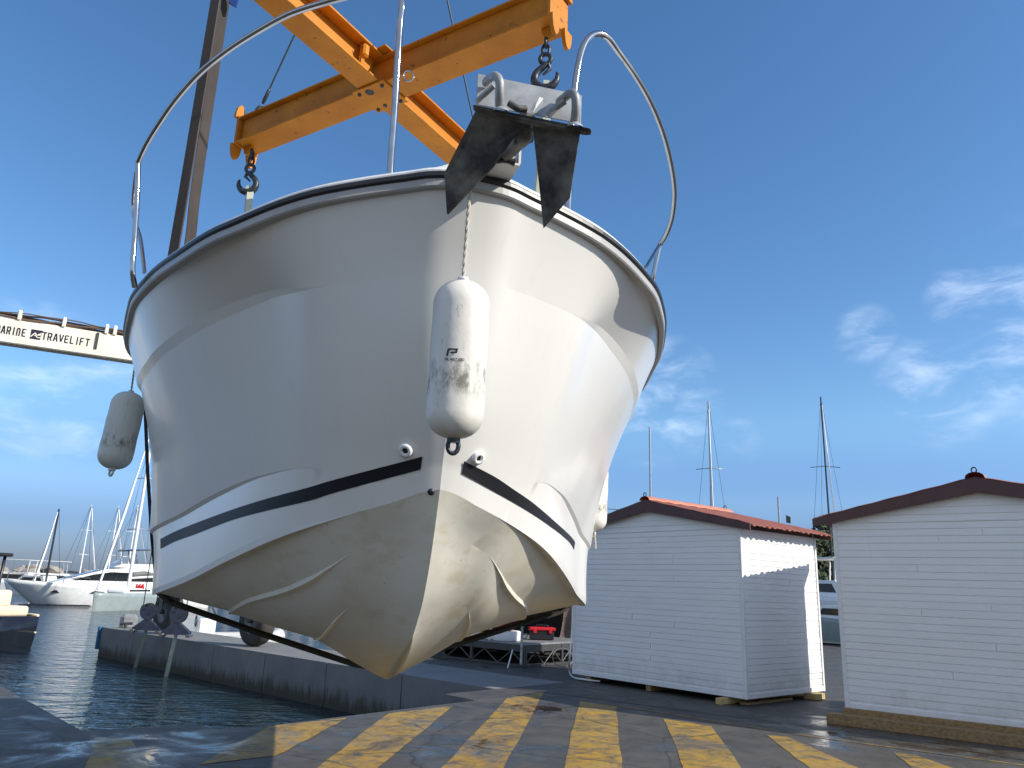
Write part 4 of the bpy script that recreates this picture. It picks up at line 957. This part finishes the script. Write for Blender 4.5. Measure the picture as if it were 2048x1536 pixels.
p = onp(980, 1280); g = MB(); g.box((0, 0, .15), (.05, .05, .3), Matrix.Rotation(.12, 3, 'Y'), .004); o = g.build('wooden_stake', MT['white'], None, label='short white upright stake left of the red drum on the platform', cat='stake'); o.location = p
# tarpaulin shelter behind the platform
tc_ = V((1.9, 21.3, 0)); te = empty('tarpaulin_shelter', tc_, 'black tarpaulin shelter with brown front flap behind the truss platform', 'shelter')
g = MB(); W2, H2 = 3.3, 2.15
g.box((0, 1.2, H2/2), (2*W2, .05, H2)); g.box((-W2, 0, H2/2), (.05, 2.35, H2)); g.box((W2, 0, H2/2), (.05, 2.35, H2)); g.prism([V((-W2-.1, -1.2, H2+.05)), V((W2+.1, -1.2, H2+.05)), V((W2+.1, 1.25, H2-.1)), V((-W2-.1, 1.25, H2-.1))], (0, 0, .04)); g.build('tarp_cover', MT['tarp'], te)
g = MB(); g.smooth = True; A = []; nx, nz = 12, 10; x0 = AT(1128, 1240, 20.0).x-tc_.x; vs = []
for j in range(nz+1):
    for i in range(nx+1):
        u, v_ = i/nx, j/nz; vs.append(V((x0-.12+.16*v_*(1-u)+u*1.3+.05*math.sin(v_*5)*(1-u), -1.25+.05*math.sin(u*14)+.03*math.sin(v_*9+u*4), .35+v_*(H2-.35))))
g.add(vs, [(j*(nx+1)+i, j*(nx+1)+i+1, (j+1)*(nx+1)+i+1, (j+1)*(nx+1)+i) for j in range(nz) for i in range(nx)]); g.build('front_flap', MT['tarpb'], te)
# ------------------------------------------------------------------ travel lift behind
LZ0, LZ1 = 7.72, 8.42
fr = V((-9.62, 23.05, 0)); ldv = V((2.55, 1.29, 0)).normalized(); fl_ = fr-ldv*8.2
lift = empty('travel_lift', fr, 'white travel lift with a lettered top girder, standing on the pier behind the hull', 'boat hoist')
def Lc(p): return V(p)-fr
Rl = Matrix((ldv, V((-ldv.y, ldv.x, 0)), V((0, 0, 1)))).transposed(); ln = V((ldv.y, -ldv.x, 0))   # ln faces the camera
g = MB(); mid = (fl_+fr)/2
g.box(Lc(mid)+V((0, 0, (LZ0+LZ1)/2)), ((fr-fl_).length, .42, LZ1-LZ0), Rl, .03)
g.box(Lc(mid)+V((0, 0, LZ1+.02)), ((fr-fl_).length*.97, .30, .035), Rl)
gird = g.build('top_girder', MT['liftwhite'], lift)
g = MB()
def face(x, z, off=.214): return Lc(fr)-ldv*8.2+ldv*x+V((0, 0, LZ0+z))+ln*off
# place so that the word ends where the photograph shows it
def girder_x(px):
    # intersect the sight line with the girder face plane
    d = ray(px, 668); o = V((0, 0, EYE)); pp = fr+ln*.214; t = (pp-o).dot(ln)/d.dot(ln); q = o+d*t; return (q-fl_).dot(ldv)
xT0, xT1 = girder_x(86), girder_x(180); hh = .20; zt = .26
widT = (xT1-xT0)/9/hh-.28
g2 = MB()
write(g2, 'TRAVELIFT', lambda x, y: face(xT0+x, zt+y), hh, .034, widT+.06); g2.build('word_lettering', MT['ink'], gird); g2 = MB()
xE = girder_x(58); wm = (girder_x(58)-girder_x(0))/5.15
write(g2, 'MARINE', lambda x, y: face(xE-wm*6+x, zt+y), hh, .034, wm/hh-.28)
g2.build('word_lettering', MT['ink'], gird)
g2 = MB(); x0, x1 = girder_x(61), girder_x(85); W_ = x1-x0
g2.add([face(x0, zt-.04, .2155), face(x1-.03, zt-.04, .2155), face(x1, zt+hh+.04, .2155), face(x0, zt+hh+.04, .2155)], [(0, 1, 2, 3)]); emb = g2.build('emblem', MT['ink'], gird)
g2 = MB()
for (xa, za, xb, zb, w) in ((.05, .1, .4, .75, .03), (.4, .75, .5, .35, .03), (.5, .35, .95, .8, .03), (.35, .3, .95, .55, .025), (.55, .12, .9, .12, .025), (.55, .12, .55, .3, .025), (.9, .12, .9, .3, .025)):
    a_ = V((x0+W_*xa, zt+hh*za, 0)); b_ = V((x0+W_*xb, zt+hh*zb, 0)); d = (b_-a_).normalized(); n_ = V((-d.y, d.x, 0))*w/2
    g2.add([face(q.x, q.y, .2175) for q in (a_-n_, b_-n_, b_+n_, a_+n_)], [(0, 1, 2, 3)])
g2.build('emblem_swoosh', MT['liftwhite'], gird)
# pipes and cable trays on top
g = MB()
for k, (o_, z_, r_) in enumerate(((.16, .10, .035), (.10, .17, .03), (.02, .12, .045), (-.06, .20, .025), (.19, .2, .018))):
    pts = [Lc(fl_)+ldv*(8.2*t/24)+ln*o_+V((0, 0, LZ1+z_+.018*math.sin(t*1.7+k)+.04*math.sin(t*.5+k*2))) for t in range(25)]; g.tube(pts, r_, 8)
g.build('hydraulic_hose', MT['pipe'], lift)
g = MB()
for t in (.9, 2.05, 3.2, 4.3, 5.4, 5.62, 6.6, 7.6): g.box(Lc(fl_)+ldv*t+ln*.1+V((0, 0, LZ1+.15)), (.10, .30, .30), Rl, .02)
g.build('hose_clamp', MT['liftwhite'], lift)
g = MB(); xx = girder_x(196); g.box(face(xx, .45, .225), (.07, .03, .5), Rl); g.build('girder_bracket', MT['dark'], lift)
# side frame on the pier, legs and wheels
wf = V((-6.1, 19.95, 0)); sd = (wf-fr).normalized(); Rs = Matrix((sd, V((-sd.y, sd.x, 0)), V((0, 0, 1)))).transposed()
g = MB()
for p in (fr, wf): g.box(Lc(p)+V((0, 0, (1.0+LZ0)/2)), (.42, .34, LZ0-1.0), Rs, .03)
g.box(Lc((fr+wf)/2)+V((0, 0, LZ0+.25)), ((wf-fr).length+.3, .34, .5), Rs, .03); g.box(Lc((fr+wf)/2)+V((0, 0, 1.25)), ((wf-fr).length-.45, .30, .4), Rs, .03)
g.build('side_frame', MT['liftwhite'], lift)
g = MB()
fl2 = fl_+sd*((wf-fr).length)
for p in (fl_, fl2): g.box(Lc(p)+V((0, 0, (1.0+LZ0)/2)), (.42, .34, LZ0-1.0), Rs, .03)
g.box(Lc((fl_+fl2)/2)+V((0, 0, LZ0+.25)), ((wf-fr).length-.5, .30, .46), Rs, .03); g.box(Lc((fl_+fl2)/2)+V((0, 0, 1.25)), ((wf-fr).length-.45, .30, .4), Rs, .03)
g.build('side_frame', MT['liftwhite'], lift)
sn = V((-sd.y, sd.x, 0))
for p in (fr, wf, fl_, fl2):
    c_ = Lc(p)+V((0, 0, .60)); g = MB(); w_ = .2
    prof = [(.30, -w_), (.50, -w_*1.0), (.57, -w_*.8), (.595, -w_*.4), (.60, 0), (.595, w_*.4), (.57, w_*.8), (.50, w_), (.30, w_)]
    g.lathe(prof, c_, sn, 36)
    wh = g.build('wheel', MT['tyre'], lift); g = MB(); g.lathe([(0, -.13), (.10, -.14), (.12, -.08), (.27, -.08), (.305, -.19), (.305, .19), (.27, .08), (.12, .08), (.10, .14), (0, .13)], c_, sn, 24); g.build('rim', MT['greysteel'], wh)
    g = MB(); g.box(c_+V((0, 0, .68)), (.5, .46, .16), Rs, .02); g.tube([c_-sn*.26, c_+sn*.26], .06, 10)
    for k in (-1, 1): g.box(c_+sn*k*.24+V((0, 0, .32)), (.2, .03, .68), Rs)
    g.build('wheel_fork', MT['dark'], lift)
# sling blocks hanging in front of the pier
def block(px, py, y, tailpx, label):
    p = AT(px, py, y); o = empty('sling_block', p, label, 'pulley block', group='blue-grey sling blocks hanging by the pier')
    g = MB()
    for k in (-1, 1):
        pts = []
        for q in range(28):
            a_ = 2*math.pi*q/28; r_ = .235; n_ = V((math.cos(a_)*r_*.9, k*.07, .06+math.sin(a_)*r_))
            if math.sin(a_) > .75: n_.z -= .17*(math.sin(a_)-.75)/.25
            pts.append(n_)
        g.prism(pts, (0, .02, 0))
    g.build('cheek_plate', MT['alloy'], o)
    g = MB()
    for x, z_ in ((-.08, .10), (.07, -.02)): g.tube([V((x, -.09, z_)), V((x, .10, z_))], .02, 10)
    g.lathe([(0, -.045), (.2, -.045), (.17, 0), (.2, .045), (0, .045)], (0, .01, .06), (0, 1, 0), 24); g.build('sheave', MT['hook'], o)
    g = MB(); g.prism([V(q) for q in ((-.06, -.07, -.16), (.06, -.07, -.16), (.34, -.07, -.37), (.36, -.07, -.45), (-.36, -.07, -.45), (-.34, -.07, -.37))], (0, .16, 0)); g.build('spreader_plate', MT['alloy'], o)
    g = MB()
    for x in (-.33, .33): g.tube([V((x, -.12, -.46)), V((x, .14, -.46))], .05, 10)
    g.build('sling_pin', MT['steel'], o)
    e = GZ(tailpx[0], tailpx[1], WATER-.1)-p; s0 = V((.0, .0, -.45)); g = MB(); g.strip([s0-V((.035, 0, 0)), s0.lerp(e, .2)-V((.05, 0, 0)), e-V((.05, 0, 0))], [s0+V((.035, 0, 0)), s0.lerp(e, .2)+V((.05, 0, 0)), e+V((.05, 0, 0))], (0, .03, 0)); g.build('hanging_strap', MT['strap'], o)
    g = MB()
    for x in (-.17, .17): g.tube([V((x, .01, .1)), V((x, .01, LZ0-p.z+.1))], .012, 6)
    g.build('hoist_cable', MT['wire'], o)
block(297, 1226, 21.6, (268, 1342), 'left of the two blue-grey sling blocks hanging before the pier wall')
block(357, 1232, 20.3, (330, 1361), 'right of the two blue-grey sling blocks hanging before the pier wall')
# ------------------------------------------------------------------ small rubber boats beyond the pier
def rib(px, py, y, L, rz, label):
    p = AT(px, py, y); p.z = WATER; o = empty('rubber_boat', p, label, 'rubber boat', group='rubber boats moored beyond the pier', rz=rz)
    g = MB(); r = .24; w = .85; z = .42
    pts = [(-L/2, -w, z), (L*.15, -w, z), (L*.36, -w*.75, z+.06), (L*.47, -w*.3, z+.16), (L*.49, 0, z+.19), (L*.47, w*.3, z+.16), (L*.36, w*.75, z+.06), (L*.15, w, z), (-L/2, w, z)]
    g.tube(smooth_path(pts, 4), r, 12); g.build('tube', MT['pvc'], o)
    g = MB(); g.prism([V((-L/2, -w, .05)), V((L*.3, -w*.6, .05)), V((L*.46, 0, .35)), V((L*.3, w*.6, .05)), V((-L/2, w, .05))], (0, 0, .2)); g.build('floor', MT['gel2'], o)
    g = MB(); g.box((-.1, 0, .75), (.55, .6, .8), bev=.06); con = g.build('console', MT['gel2'], o)
    g = MB(); g.prism([V((.2, -.26, 1.15)), V((.2, .26, 1.15)), V((.02, .2, 1.5)), V((.02, -.2, 1.5))], (.02, 0, 0)); g.build('windscreen', MT['glassd'], con)
    g = MB(); g.tube([V((-.42, math.cos(k*math.pi/8)*.17, 1.05+math.sin(k*math.pi/8)*.17)) for k in range(16)], .018, 6, closed=True); g.build('steering_wheel', MT['black'], con)
    g = MB(); g.box((-1.1, 0, .62), (.7, .8, .5), bev=.08); g.build('seat', MT['white'], o)
    g = MB(); g.box((-L/2-.1, 0, 1.0), (.5, .36, .48), bev=.1); m_ = g.build('outboard_motor', MT['greysteel'], o); g = MB(); g.box((-L/2-.12, 0, .4), (.16, .16, .9), bev=.03); g.build('motor_leg', MT['dark'], m_)
    return o
rib(420, 1235, 26.5, 4.6, .5, 'pale rubber boat seen under the left end of the black sling')
# ------------------------------------------------------------------ yachts and far boats
def hull_mesh(L, B, free, bow_rake=.12, transom=.8, mh=None, flare=.1, plumb=False, sheer=.15):
    """simple displacement hull: bow at +x, waterline z=0"""
    g = MB(); g.smooth = True; nx, nz = 22, 6; vs = []
    for i in range(nx+1):
        u = i/nx; x = -L/2+L*u
        hb = B/2*(transom+(1-transom)*math.sin(min(u/.45, 1)*math.pi/2)) if u < .45 else B/2*math.cos(((u-.45)/.55)**1.7*math.pi/2)**.85
        hb = max(hb, .01)
        for side in (1, -1):
            for j in range(nz+1):
                v_ = j/nz; z = -.25+(free*(1+sheer*u*u)+.25)*v_
                f = (1-flare*(1-v_)*.35)*(1-.10*(1-v_)**3)*(1-(.30*(1-v_) if u > .6 else 0)*((u-.6)/.4 if u > .6 else 0))
                vs.append(V((x-(0 if plumb else bow_rake*L*(1-v_)*max(0, (u-.7)/.3)), side*hb*f, z)))
    k = nz+1
    fs = []
    for i in range(nx):
        for sd_ in (0, 1):
            o_ = sd_*k
            for j in range(nz):
                a_ = i*2*k+o_+j; fs.append((a_, a_+1, a_+2*k+1, a_+2*k))
        a_ = i*2*k+nz; fs.append((a_, a_+k, a_+3*k, a_+2*k))
    fs.append(tuple(list(range(nz, -1, -1))+list(range(k, 2*k))))
    e_ = nx*2*k; fs.append(tuple([e_+i_ for i_ in range(k)]+[e_+i_ for i_ in range(2*k-1, k-1, -1)]))
    g.add(vs, fs); return g
def far_point(px, y): p = AT(px, 1160, y); p.z = WATER; return p
def top_z(px, py, y): return AT(px, py, y).z
def sailboat(px, y, toppy, bowpx, label, mastm='mast', hullm='gel2', L=11, spreader=True, r=.085, grp='sailing boats with bare masts', boom=True, jibr=.10, stays=True, free=1.15, B=3.2, ground=None, furled=True, toward=True):
    mp_ = far_point(px, y)
    if ground is not None: mp_.z = ground
    bp_ = far_point(bowpx, y)
    J = L*.42; best = None                                                  # yaw that turns the bow to its side
    for k in range(-36, 37):
        a_ = math.radians(-90+k*2.5) if toward else math.radians(90+k*2.5)
        q = mp_+V((math.cos(a_), math.sin(a_), 0))*J-V((0, 0, EYE)); e = abs(1024+F_PX*q.dot(_rt)/q.dot(_fw)-bowpx)
        if best is None or e < best[0]: best = (e, a_)
    rz = best[1]
    o = empty('sailing_boat', mp_, label, 'sailing boat', grp, rz)
    off = V((L*.08, 0, 0))
    h = hull_mesh(L, B, free, plumb=True, transom=.75)
    h.v = [tuple(V(p)-off+V((0, 0, 0))) for p in h.v]; h.build('hull', MT[hullm], o)
    mz = top_z(px, toppy, y)-mp_.z if toppy is not None else 15
    g = MB(); g.box((-.5, 0, free+.22), (L*.42, B*.55, .42), bev=.15); cb_ = g.build('coachroof', MT['gel2'], o)
    g = MB(); g.box((-.4, 0, free+.27), (L*.3, B*.56, .14), bev=.02); g.build('window', MT['glassd'], cb_)
    g = MB(); g.tube([V((0, 0, free)), V((0, 0, mz))], [r, r*.75], 8); ms = g.build('mast', MT[mastm], o)
    if spreader:
        g = MB()
        for f in (.42, .70): g.tube([V((-.15, -.85, mz*f)), V((0, 0, mz*f+.05)), V((-.15, .85, mz*f))], r*.35, 6)
        g.build('spreader', MT[mastm], ms)
    bowx = L*.5-L*.08
    if furled:
        g = MB(); pts = [V((bowx-.25, 0, free+.35)), V((bowx*.5, 0, mz*.5)), V((.25, 0, mz*.96))]; g.tube(pts, [jibr, jibr*1.2, jibr*.5], 8); g.build('furled_jib', MT['mast'], o)
    if stays:
        g = MB()
        for q in (V((-L/2-.3, 0, free+.1)), V((-.2, B*.46, free)), V((-.2, -B*.46, free)), V((bowx, 0, free+.2))): g.tube([V((0, 0, mz)), q], .012*y/60, 4)
        g.build('rigging', MT['wire'], o)
    if boom:
        g = MB(); g.tube([V((-.1, 0, free+1.15)), V((-L*.38, 0, free+1.3))], .09, 8); bm_ = g.build('boom', MT[mastm], ms)
        g = MB(); g.tube([V((-.2, 0, free+1.38)), V((-L*.2, 0, free+1.5)), V((-L*.36, 0, free+1.45))], [.18, .17, .1], 8); g.build('sail_cover', MT['sailcover'], bm_)
    return o
s1 = sailboat(259, 57.5, 850, 185, 'pale green-grey sailing yacht moored right of the white flybridge yacht', hullm='greenhull', L=10, r=.13, jibr=.075, free=1.05, B=2.6)
sailboat(92, 72, 1017, 56, 'sailing boat with a single black mast left of the flybridge yacht', mastm='mastb', L=9, r=.10, jibr=.07, boom=False, spreader=False, free=.9, B=2.6)
sailboat(157, 105, 1009, 191, 'distant sailing boat with a white mast rising over the flybridge yacht foredeck', L=11, r=.095, jibr=.09, free=1.0)
sailboat(213, 112, 1012, 244, 'distant sailing boat with a white mast rising directly behind the flybridge top', L=11, r=.095, jibr=.09, free=1.0)
sailboat(252, 96, 1010, 300, 'distant sailing boat with a thin mast next to the left edge of the hull', L=11, r=.10, jibr=.05, free=1.0)
sailboat(1207, 46, 917, 1150, 'sailing boat whose mast stands between the hull and the middle shed peak', mastm='mastg', L=10, r=.075, furled=False, stays=False)
sailboat(1303, 48, 855, 1350, 'sailing boat whose plain mast rises above the peak of the middle shed', mastm='mastg', L=10, r=.085, furled=False, spreader=False, stays=False)
sailboat(1428, 46, 803, 1440, 'sailing boat with a tall mast and furled sail above the middle shed roof', mastm='mastg', L=8, r=.08, jibr=.035)
sailboat(1667, 46, 795, 1700, 'sailing boat with a dark tall mast standing in the gap between the two sheds', mastm='mastb', L=8, r=.06, jibr=.035)
sailboat(1565, 52, 994, 1600, 'sailing boat with a short mast and small dark flag behind the middle shed roof', mastm='mastg', L=7, r=.09, furled=False, spreader=False, stays=False)
g = MB(); p = AT(1572, 1030, 52); g.prism([p, p+V((.3, 0, -.12)), p+V((.28, 0, -.55)), p+V((.0, 0, -.5))], (0, .03, 0)); g.build('small_flag', MT['black'], None, label='small dark flag on the short mast behind the middle shed roof', cat='flag')
# white flybridge yacht
yp = far_point(222, 64); my = empty('flybridge_yacht', yp, 'white flybridge motor yacht with dark windows, bow to the left', 'motor yacht', rz=math.pi+.62); my.scale = (.98, .98, .82)
h = hull_mesh(15, 4.6, 1.75, .16, .9, flare=.25, sheer=.25); h.build('hull', MT['gel2'], my)
g = MB(); g.box((0, 0, .02), (12.6, 3.9, .12)); g.build('boot_stripe', MT['navy'], my)
def house(pts, w, m, name, parent, tuck=.0):
    g = MB(); A = [V((x, -w/2, z)) for x, z in pts]; g.prism(A, (0, w, 0)); return g.build(name, m, parent)
hs_ = house([(-6.5, 1.7), (4.6, 1.9), (2.6, 2.7), (.8, 3.35), (-1, 3.6), (-6.2, 3.6)], 3.7, MT['gel2'], 'deckhouse', my)
house([(-4.6, 2.35), (3.1, 2.30), (1.6, 2.85), (.4, 3.12), (-3.6, 3.12)], 3.78, MT['glassd'], 'side_window', my)
g = MB(); g.prism([V((3.25, -1.6, 2.44)), V((3.25, 1.6, 2.44)), V((.95, 1.5, 3.35)), V((.95, -1.5, 3.35))], (.05, 0, .02)); g.build('windscreen', MT['glassd'], my)
house([(-6.8, 3.6), (.2, 3.6), (-.4, 3.95), (-6.6, 4.1)], 3.5, MT['gel2'], 'flybridge', my)
g = MB(); g.prism([V((.0, -1.4, 3.98)), V((.0, 1.4, 3.98)), V((-.5, 1.4, 4.35)), V((-.5, -1.4, 4.35))], (.04, 0, 0)); g.build('flybridge_screen', MT['glassd'], my)
g = MB()
for y_ in (-1.5, 1.5):
    for x_ in (-1.2, -3.2, -5.4): g.tube([V((x_-.3, y_, 4.0)), V((x_, y_, 5.35))], .045, 6)
g.build('bimini_frame', MT['steel'], my)
g = MB(); g.smooth = True; vs = []
for i in range(9):
    for j in range(5): vs.append(V((-.4-5.6*i/8, -1.7+3.4*j/4, 5.25+.22*math.sin(i/8*math.pi)+.12*math.sin(j/4*math.pi))))
g.add(vs, [(i*5+j, i*5+j+1, (i+1)*5+j+1, (i+1)*5+j) for i in range(8) for j in range(4)]); g.add([p-V((0, 0, .1)) for p in vs], [(i*5+j, i*5+j+1, (i+1)*5+j+1, (i+1)*5+j) for i in range(8) for j in range(4)]); g.build('bimini_top', MT['navy'], my)
g = MB(); 
for y_ in (-1, 1):
    pts = [V((7.2-.9*k, y_*min(2.0, .25+.42*k), 2.75-.04*k)) for k in range(7)]; g.tube(pts, .03, 6)
    for k in range(7): g.tube([pts[k], pts[k]-V((0, 0, .65))], .02, 5)
g.build('bow_rail', MT['steel'], my)
g = MB(); g.tube([V((-5.5, 0, 4.1)), V((-5.9, 0, 6.6))], .05, 6); g.box((-5.4, 0, 5.6), (.3, 1.6, .2), bev=.05); g.build('radar_arch', MT['gel2'], my)
for x_ in (3.9, 1.2, -1.5):
    g = MB()
    for sd_ in (1, -1): g.prism([V((x_-.6, sd_*(2.28-.055*x_-.08*(x_ > 3)*4), 1.05)), V((x_+.5, sd_*(2.28-.055*x_-.08*(x_ > 3)*4), 1.15)), V((x_+.2, sd_*(2.28-.055*x_-.08*(x_ > 3)*4), 1.35)), V((x_-.5, sd_*(2.28-.055*x_-.08*(x_ > 3)*4), 1.28))], (0, sd_*.03, 0))
    g.build('hull_window', MT['glassd'], my)
for k, (px, py, y) in enumerate(((166, 1186, 61), (181, 1188, 60.5))):
    pass
def motorboat(px, y, L, rz, label, hullm='gel2', cabin=True, z=None, grp='small motor boats in the marina'):
    p = far_point(px, y)
    if z is not None: p.z = z
    o = empty('small_motor_boat', p, label, 'motor boat', grp, rz); h = hull_mesh(L, L*.33, L*.13, .12, .9, flare=.2, sheer=.3); h.build('hull', MT[hullm], o)
    f = L*.13
    hs2 = house([(-L*.28, f), (L*.24, f*1.1), (L*.10, f*1.9), (-L*.22, f*1.9)], L*.22, MT['gel2'], 'cabin', o)
    house([(-L*.22, f*1.25), (L*.16, f*1.3), (L*.08, f*1.72), (-L*.18, f*1.72)], L*.225, MT['glassd'], 'window', hs2)
    if cabin:
        g = MB(); g.box((-L*.06, 0, f*3.1), (L*.34, L*.24, .07), bev=.02); g.build('hardtop', MT['white'], o)
        g = MB()
        for x_ in (-.2, .08):
            for y_ in (-1, 1): g.tube([V((L*x_, y_*L*.1, f*1.5)), V((L*(x_-.02), y_*L*.1, f*3.1))], .035, 6)
        g.build('hardtop_post', MT['white'], o)
    return o
motorboat(25, 92, 9, math.pi+.1, 'white motor boat with hardtop behind the cropped dark boat, farthest left')
motorboat(70, 84, 8, 2.9, 'low white motor boat between the black mast and the cropped dark boat', cabin=False)
motorboat(115, 95, 9, .3, 'white motor boat hidden mostly behind the bow of the flybridge yacht')
motorboat(298, 74, 8, 2.9, 'white motor boat almost hidden behind the flybridge yacht and the hoisted hull', cabin=True)
for k in range(3):
    g = MB(); p = AT(274+6*k, 1172, 58.5); g.lathe([(0, 0), (.09, .06), (.10, .2), (.10, .4), (.08, .52), (0, .56)], (0, 0, 0), n=12); o = g.build('red_fender', MT['red'], None, label='red fender hanging in front of the white yacht at the left edge of the hull', cat='fender', group='red fenders beside the flybridge yacht'); o.location = p-V((0, 0, .4))
g = MB(); g.box((0, 0, .5), (34, 2.4, .55), bev=.04); o = g.build('floating_pontoon', MT['white'], None, label='long white floating pontoon below the breakwater at the far left', cat='pontoon'); o.location = V((-76, 100, WATER)); o.rotation_euler = (0, 0, .1)
# ------------------------------------------------------------------ dark boat cropped by the left edge
bp_ = V((-19.25, 27.3, WATER)); db = empty('open_motor_boat', bp_, 'dark-hulled open motor boat with beige cushions and black top, cropped by the left edge', 'motor boat', rz=math.radians(-62))
# stern at +y? the hull's stern faces the camera: bow away from the camera
db.rotation_euler = (0, 0, math.radians(152))
h = hull_mesh(7.6, 2.6, 1.0, .12, .95, flare=.12, sheer=.2); h.build('hull', MT['navy'], db)
g = MB()
for sd_ in (1, -1):
    g.tube(smooth_path([V((-3.8, sd_*1.18, 1.03)), V((-1.5, sd_*1.30, 1.05)), V((1, sd_*1.22, 1.1)), V((2.6, sd_*.75, 1.2)), V((3.75, sd_*.05, 1.3))], 4), .045, 8)
    g.tube([V((-3.85, sd_*1.17, .5)), V((1.5, sd_*1.2, .55))], .03, 6)
g.build('gunwale_trim', MT['cream'], db)
g = MB(); g.rbox((-2.9, 0, 1.15), (1.2, 2.1, .34), .1); g.rbox((-2.3, 0, 1.5), (.3, 2.1, .6), .12); g.build('aft_sunbed', MT['cream'], db)
g = MB(); g.rbox((-1.0, 0, 1.25), (.7, 1.8, .5), .12); g.rbox((-1.35, 0, 1.65), (.22, 1.8, .7), .09); g.build('bench_seat', MT['beige'], db)
g = MB(); g.box((.5, 0, 1.5), (.7, 1.0, 1.0), bev=.1); g.build('helm_console', MT['gel2'], db)
g = MB(); g.box((-.3, 0, 2.95), (3.3, 2.2, .12), bev=.04); tt = g.build('hardtop', MT['black'], db)
g = MB()
for x_ in (-1.6, 1.0):
    for y_ in (-.95, .95): g.tube([V((x_, y_, 1.0)), V((x_-.1, y_, 2.95))], .05, 8)
g.build('hardtop_post', MT['black'], db)
g = MB(); g.lathe([(0, 0), (.2, .0), (.24, .1), (.25, .35), (.2, .52), (.1, .60), (0, .62)], (-1.6, .2, 3.0), n=20); g.build('radar_dome', MT['black'], db)
g = MB(); 
for y_ in (.85, 1.1): g.tube([V((-3.9, y_, .9)), V((-4.3, y_, .1)), V((-4.5, y_, -.3))], .03, 6)
g.build('boarding_ladder', MT['steel'], db)
# ------------------------------------------------------------------ yard seen between the sheds
motorboat(1652, 36, 6.2, 1.9, 'white motor boat with hardtop in the yard gap between the two sheds', z=.9, grp='boats standing ashore behind the sheds')
motorboat(1672, 30, 4.2, 2.2, 'small pale boat standing low in front of the hardtop boat between the sheds', z=.35, cabin=False, hullm='greenhull', grp='boats standing ashore behind the sheds')
p = GZ(1650, 1280); tr_ = empty('yard_trolley', p, 'dark steel trolley on the ground in the gap between the two sheds', 'trolley', rz=.5)
g = MB(); g.box((0, 0, .42), (1.6, .8, .06), bev=.01); g.build('trolley_deck', MT['dark'], tr_)
g = MB()
for x_ in (-.7, .7):
    for y_ in (-.35, .35): g.tube([V((x_, y_, .42)), V((x_, y_, 1.2))], .025, 6)
for y_ in (-.35, .35): g.tube([V((-.7, y_, 1.2)), V((.7, y_, 1.2))], .025, 6)
g.build('rail_frame', MT['greysteel'], tr_)
for x_ in (-.6, .6):
    for y_ in (-.4, .4): g = MB(); g.lathe([(0, -.04), (.2, -.04), (.22, 0), (.2, .04), (0, .04)], (x_, y_, .22), (0, 1, 0), 16); g.build('wheel', MT['tyre'], tr_)
p = GZ(1690, 1275); g = MB(); g.box((0, 0, .42), (1.1, .9, .8), bev=.05); o = g.build('dark_crate', MT['dark'], None, label='dark crate standing beside the trolley, half behind the cropped shed', cat='crate'); o.location = p
# pine trees behind the yard
def tree(x, y, h, label, sd_):
    rn = random.Random(sd_); o = empty('pine_tree', V((x, y, 0)), label, 'tree', group='dark pines behind the yard')
    g = MB(); g.tube(smooth_path([V((0, 0, -.2)), V((.1, 0, h*.3)), V((-.1, .1, h*.6)), V((0, 0, h*.9))], 4), [.22-.015*k for k in range(13)], 8)
    cl = []
    for k in range(16):
        a_ = rn.uniform(0, 6.28); z_ = h*rn.uniform(.3, .95); rr = (1-(z_/h-.5)**2*2.2)*h*.30*rn.uniform(.45, 1); e = V((math.cos(a_)*rr, math.sin(a_)*rr, z_+rn.uniform(0, .5)))
        g.tube([V((0, 0, z_*.85)), e*.5+V((0, 0, z_*.5)), e], [.07, .045, .02], 5); cl.append((e, h*rn.uniform(.08, .15)))
    g.build('trunk', MT['bark'], o)
    g = MB()
    for e, r in cl:
        for q in range(420):
            d = V((rn.gauss(0, 1), rn.gauss(0, 1), rn.gauss(0, .7))); d = d.normalized()*r*rn.uniform(.3, 1.15)
            c_ = e+d; u = V((rn.uniform(-1, 1), rn.uniform(-1, 1), rn.uniform(-1, 1))).normalized(); w = u.orthogonal().normalized(); s_ = rn.uniform(.10, .24)
            g.add([c_-u*s_, c_+w*s_*.45, c_+u*s_, c_-w*s_*.45], [(0, 1, 2, 3)])
    g.build('crown', MT['leaf'], o, recalc=False)
tree(20.5, 50, 6.2, 'dark pine directly in the gap between the two sheds', 1)
tree(17.0, 53, 5.4, 'dark pine showing just right of the middle shed eave', 2)
tree(24.0, 52, 6.8, 'dark pine mostly behind the cropped shed', 3)
tree(22.2, 55, 5.6, 'farther dark pine filling in behind the gap between the sheds', 4)
tree(19.0, 48, 5.3, 'dark pine nearest the yard boats, showing low in the gap between the sheds', 5)

# ------------------------------------------------------------------ one object for each separate piece
def weld(o):
    bm = bmesh.new(); bm.from_mesh(o.data); bmesh.ops.remove_doubles(bm, verts=bm.verts[:], dist=1e-5); bm.to_mesh(o.data); bm.free()
for o in list(bpy.data.objects):
    if o.type == 'MESH' and o.name.split('.')[0] in ('sling_pin', 'hardtop_post', 'fascia_board', 'fender_pad', 'hose_clamp', 'hydraulic_hose', 'hoist_cable', 'bimini_frame', 'corner_trim', 'hull_window', 'spreader', 'rigging', 'hook', 'gable_blocking', 'lifting_ring', 'boarding_ladder', 'gunwale_trim'):
        weld(o); split_pieces(o)
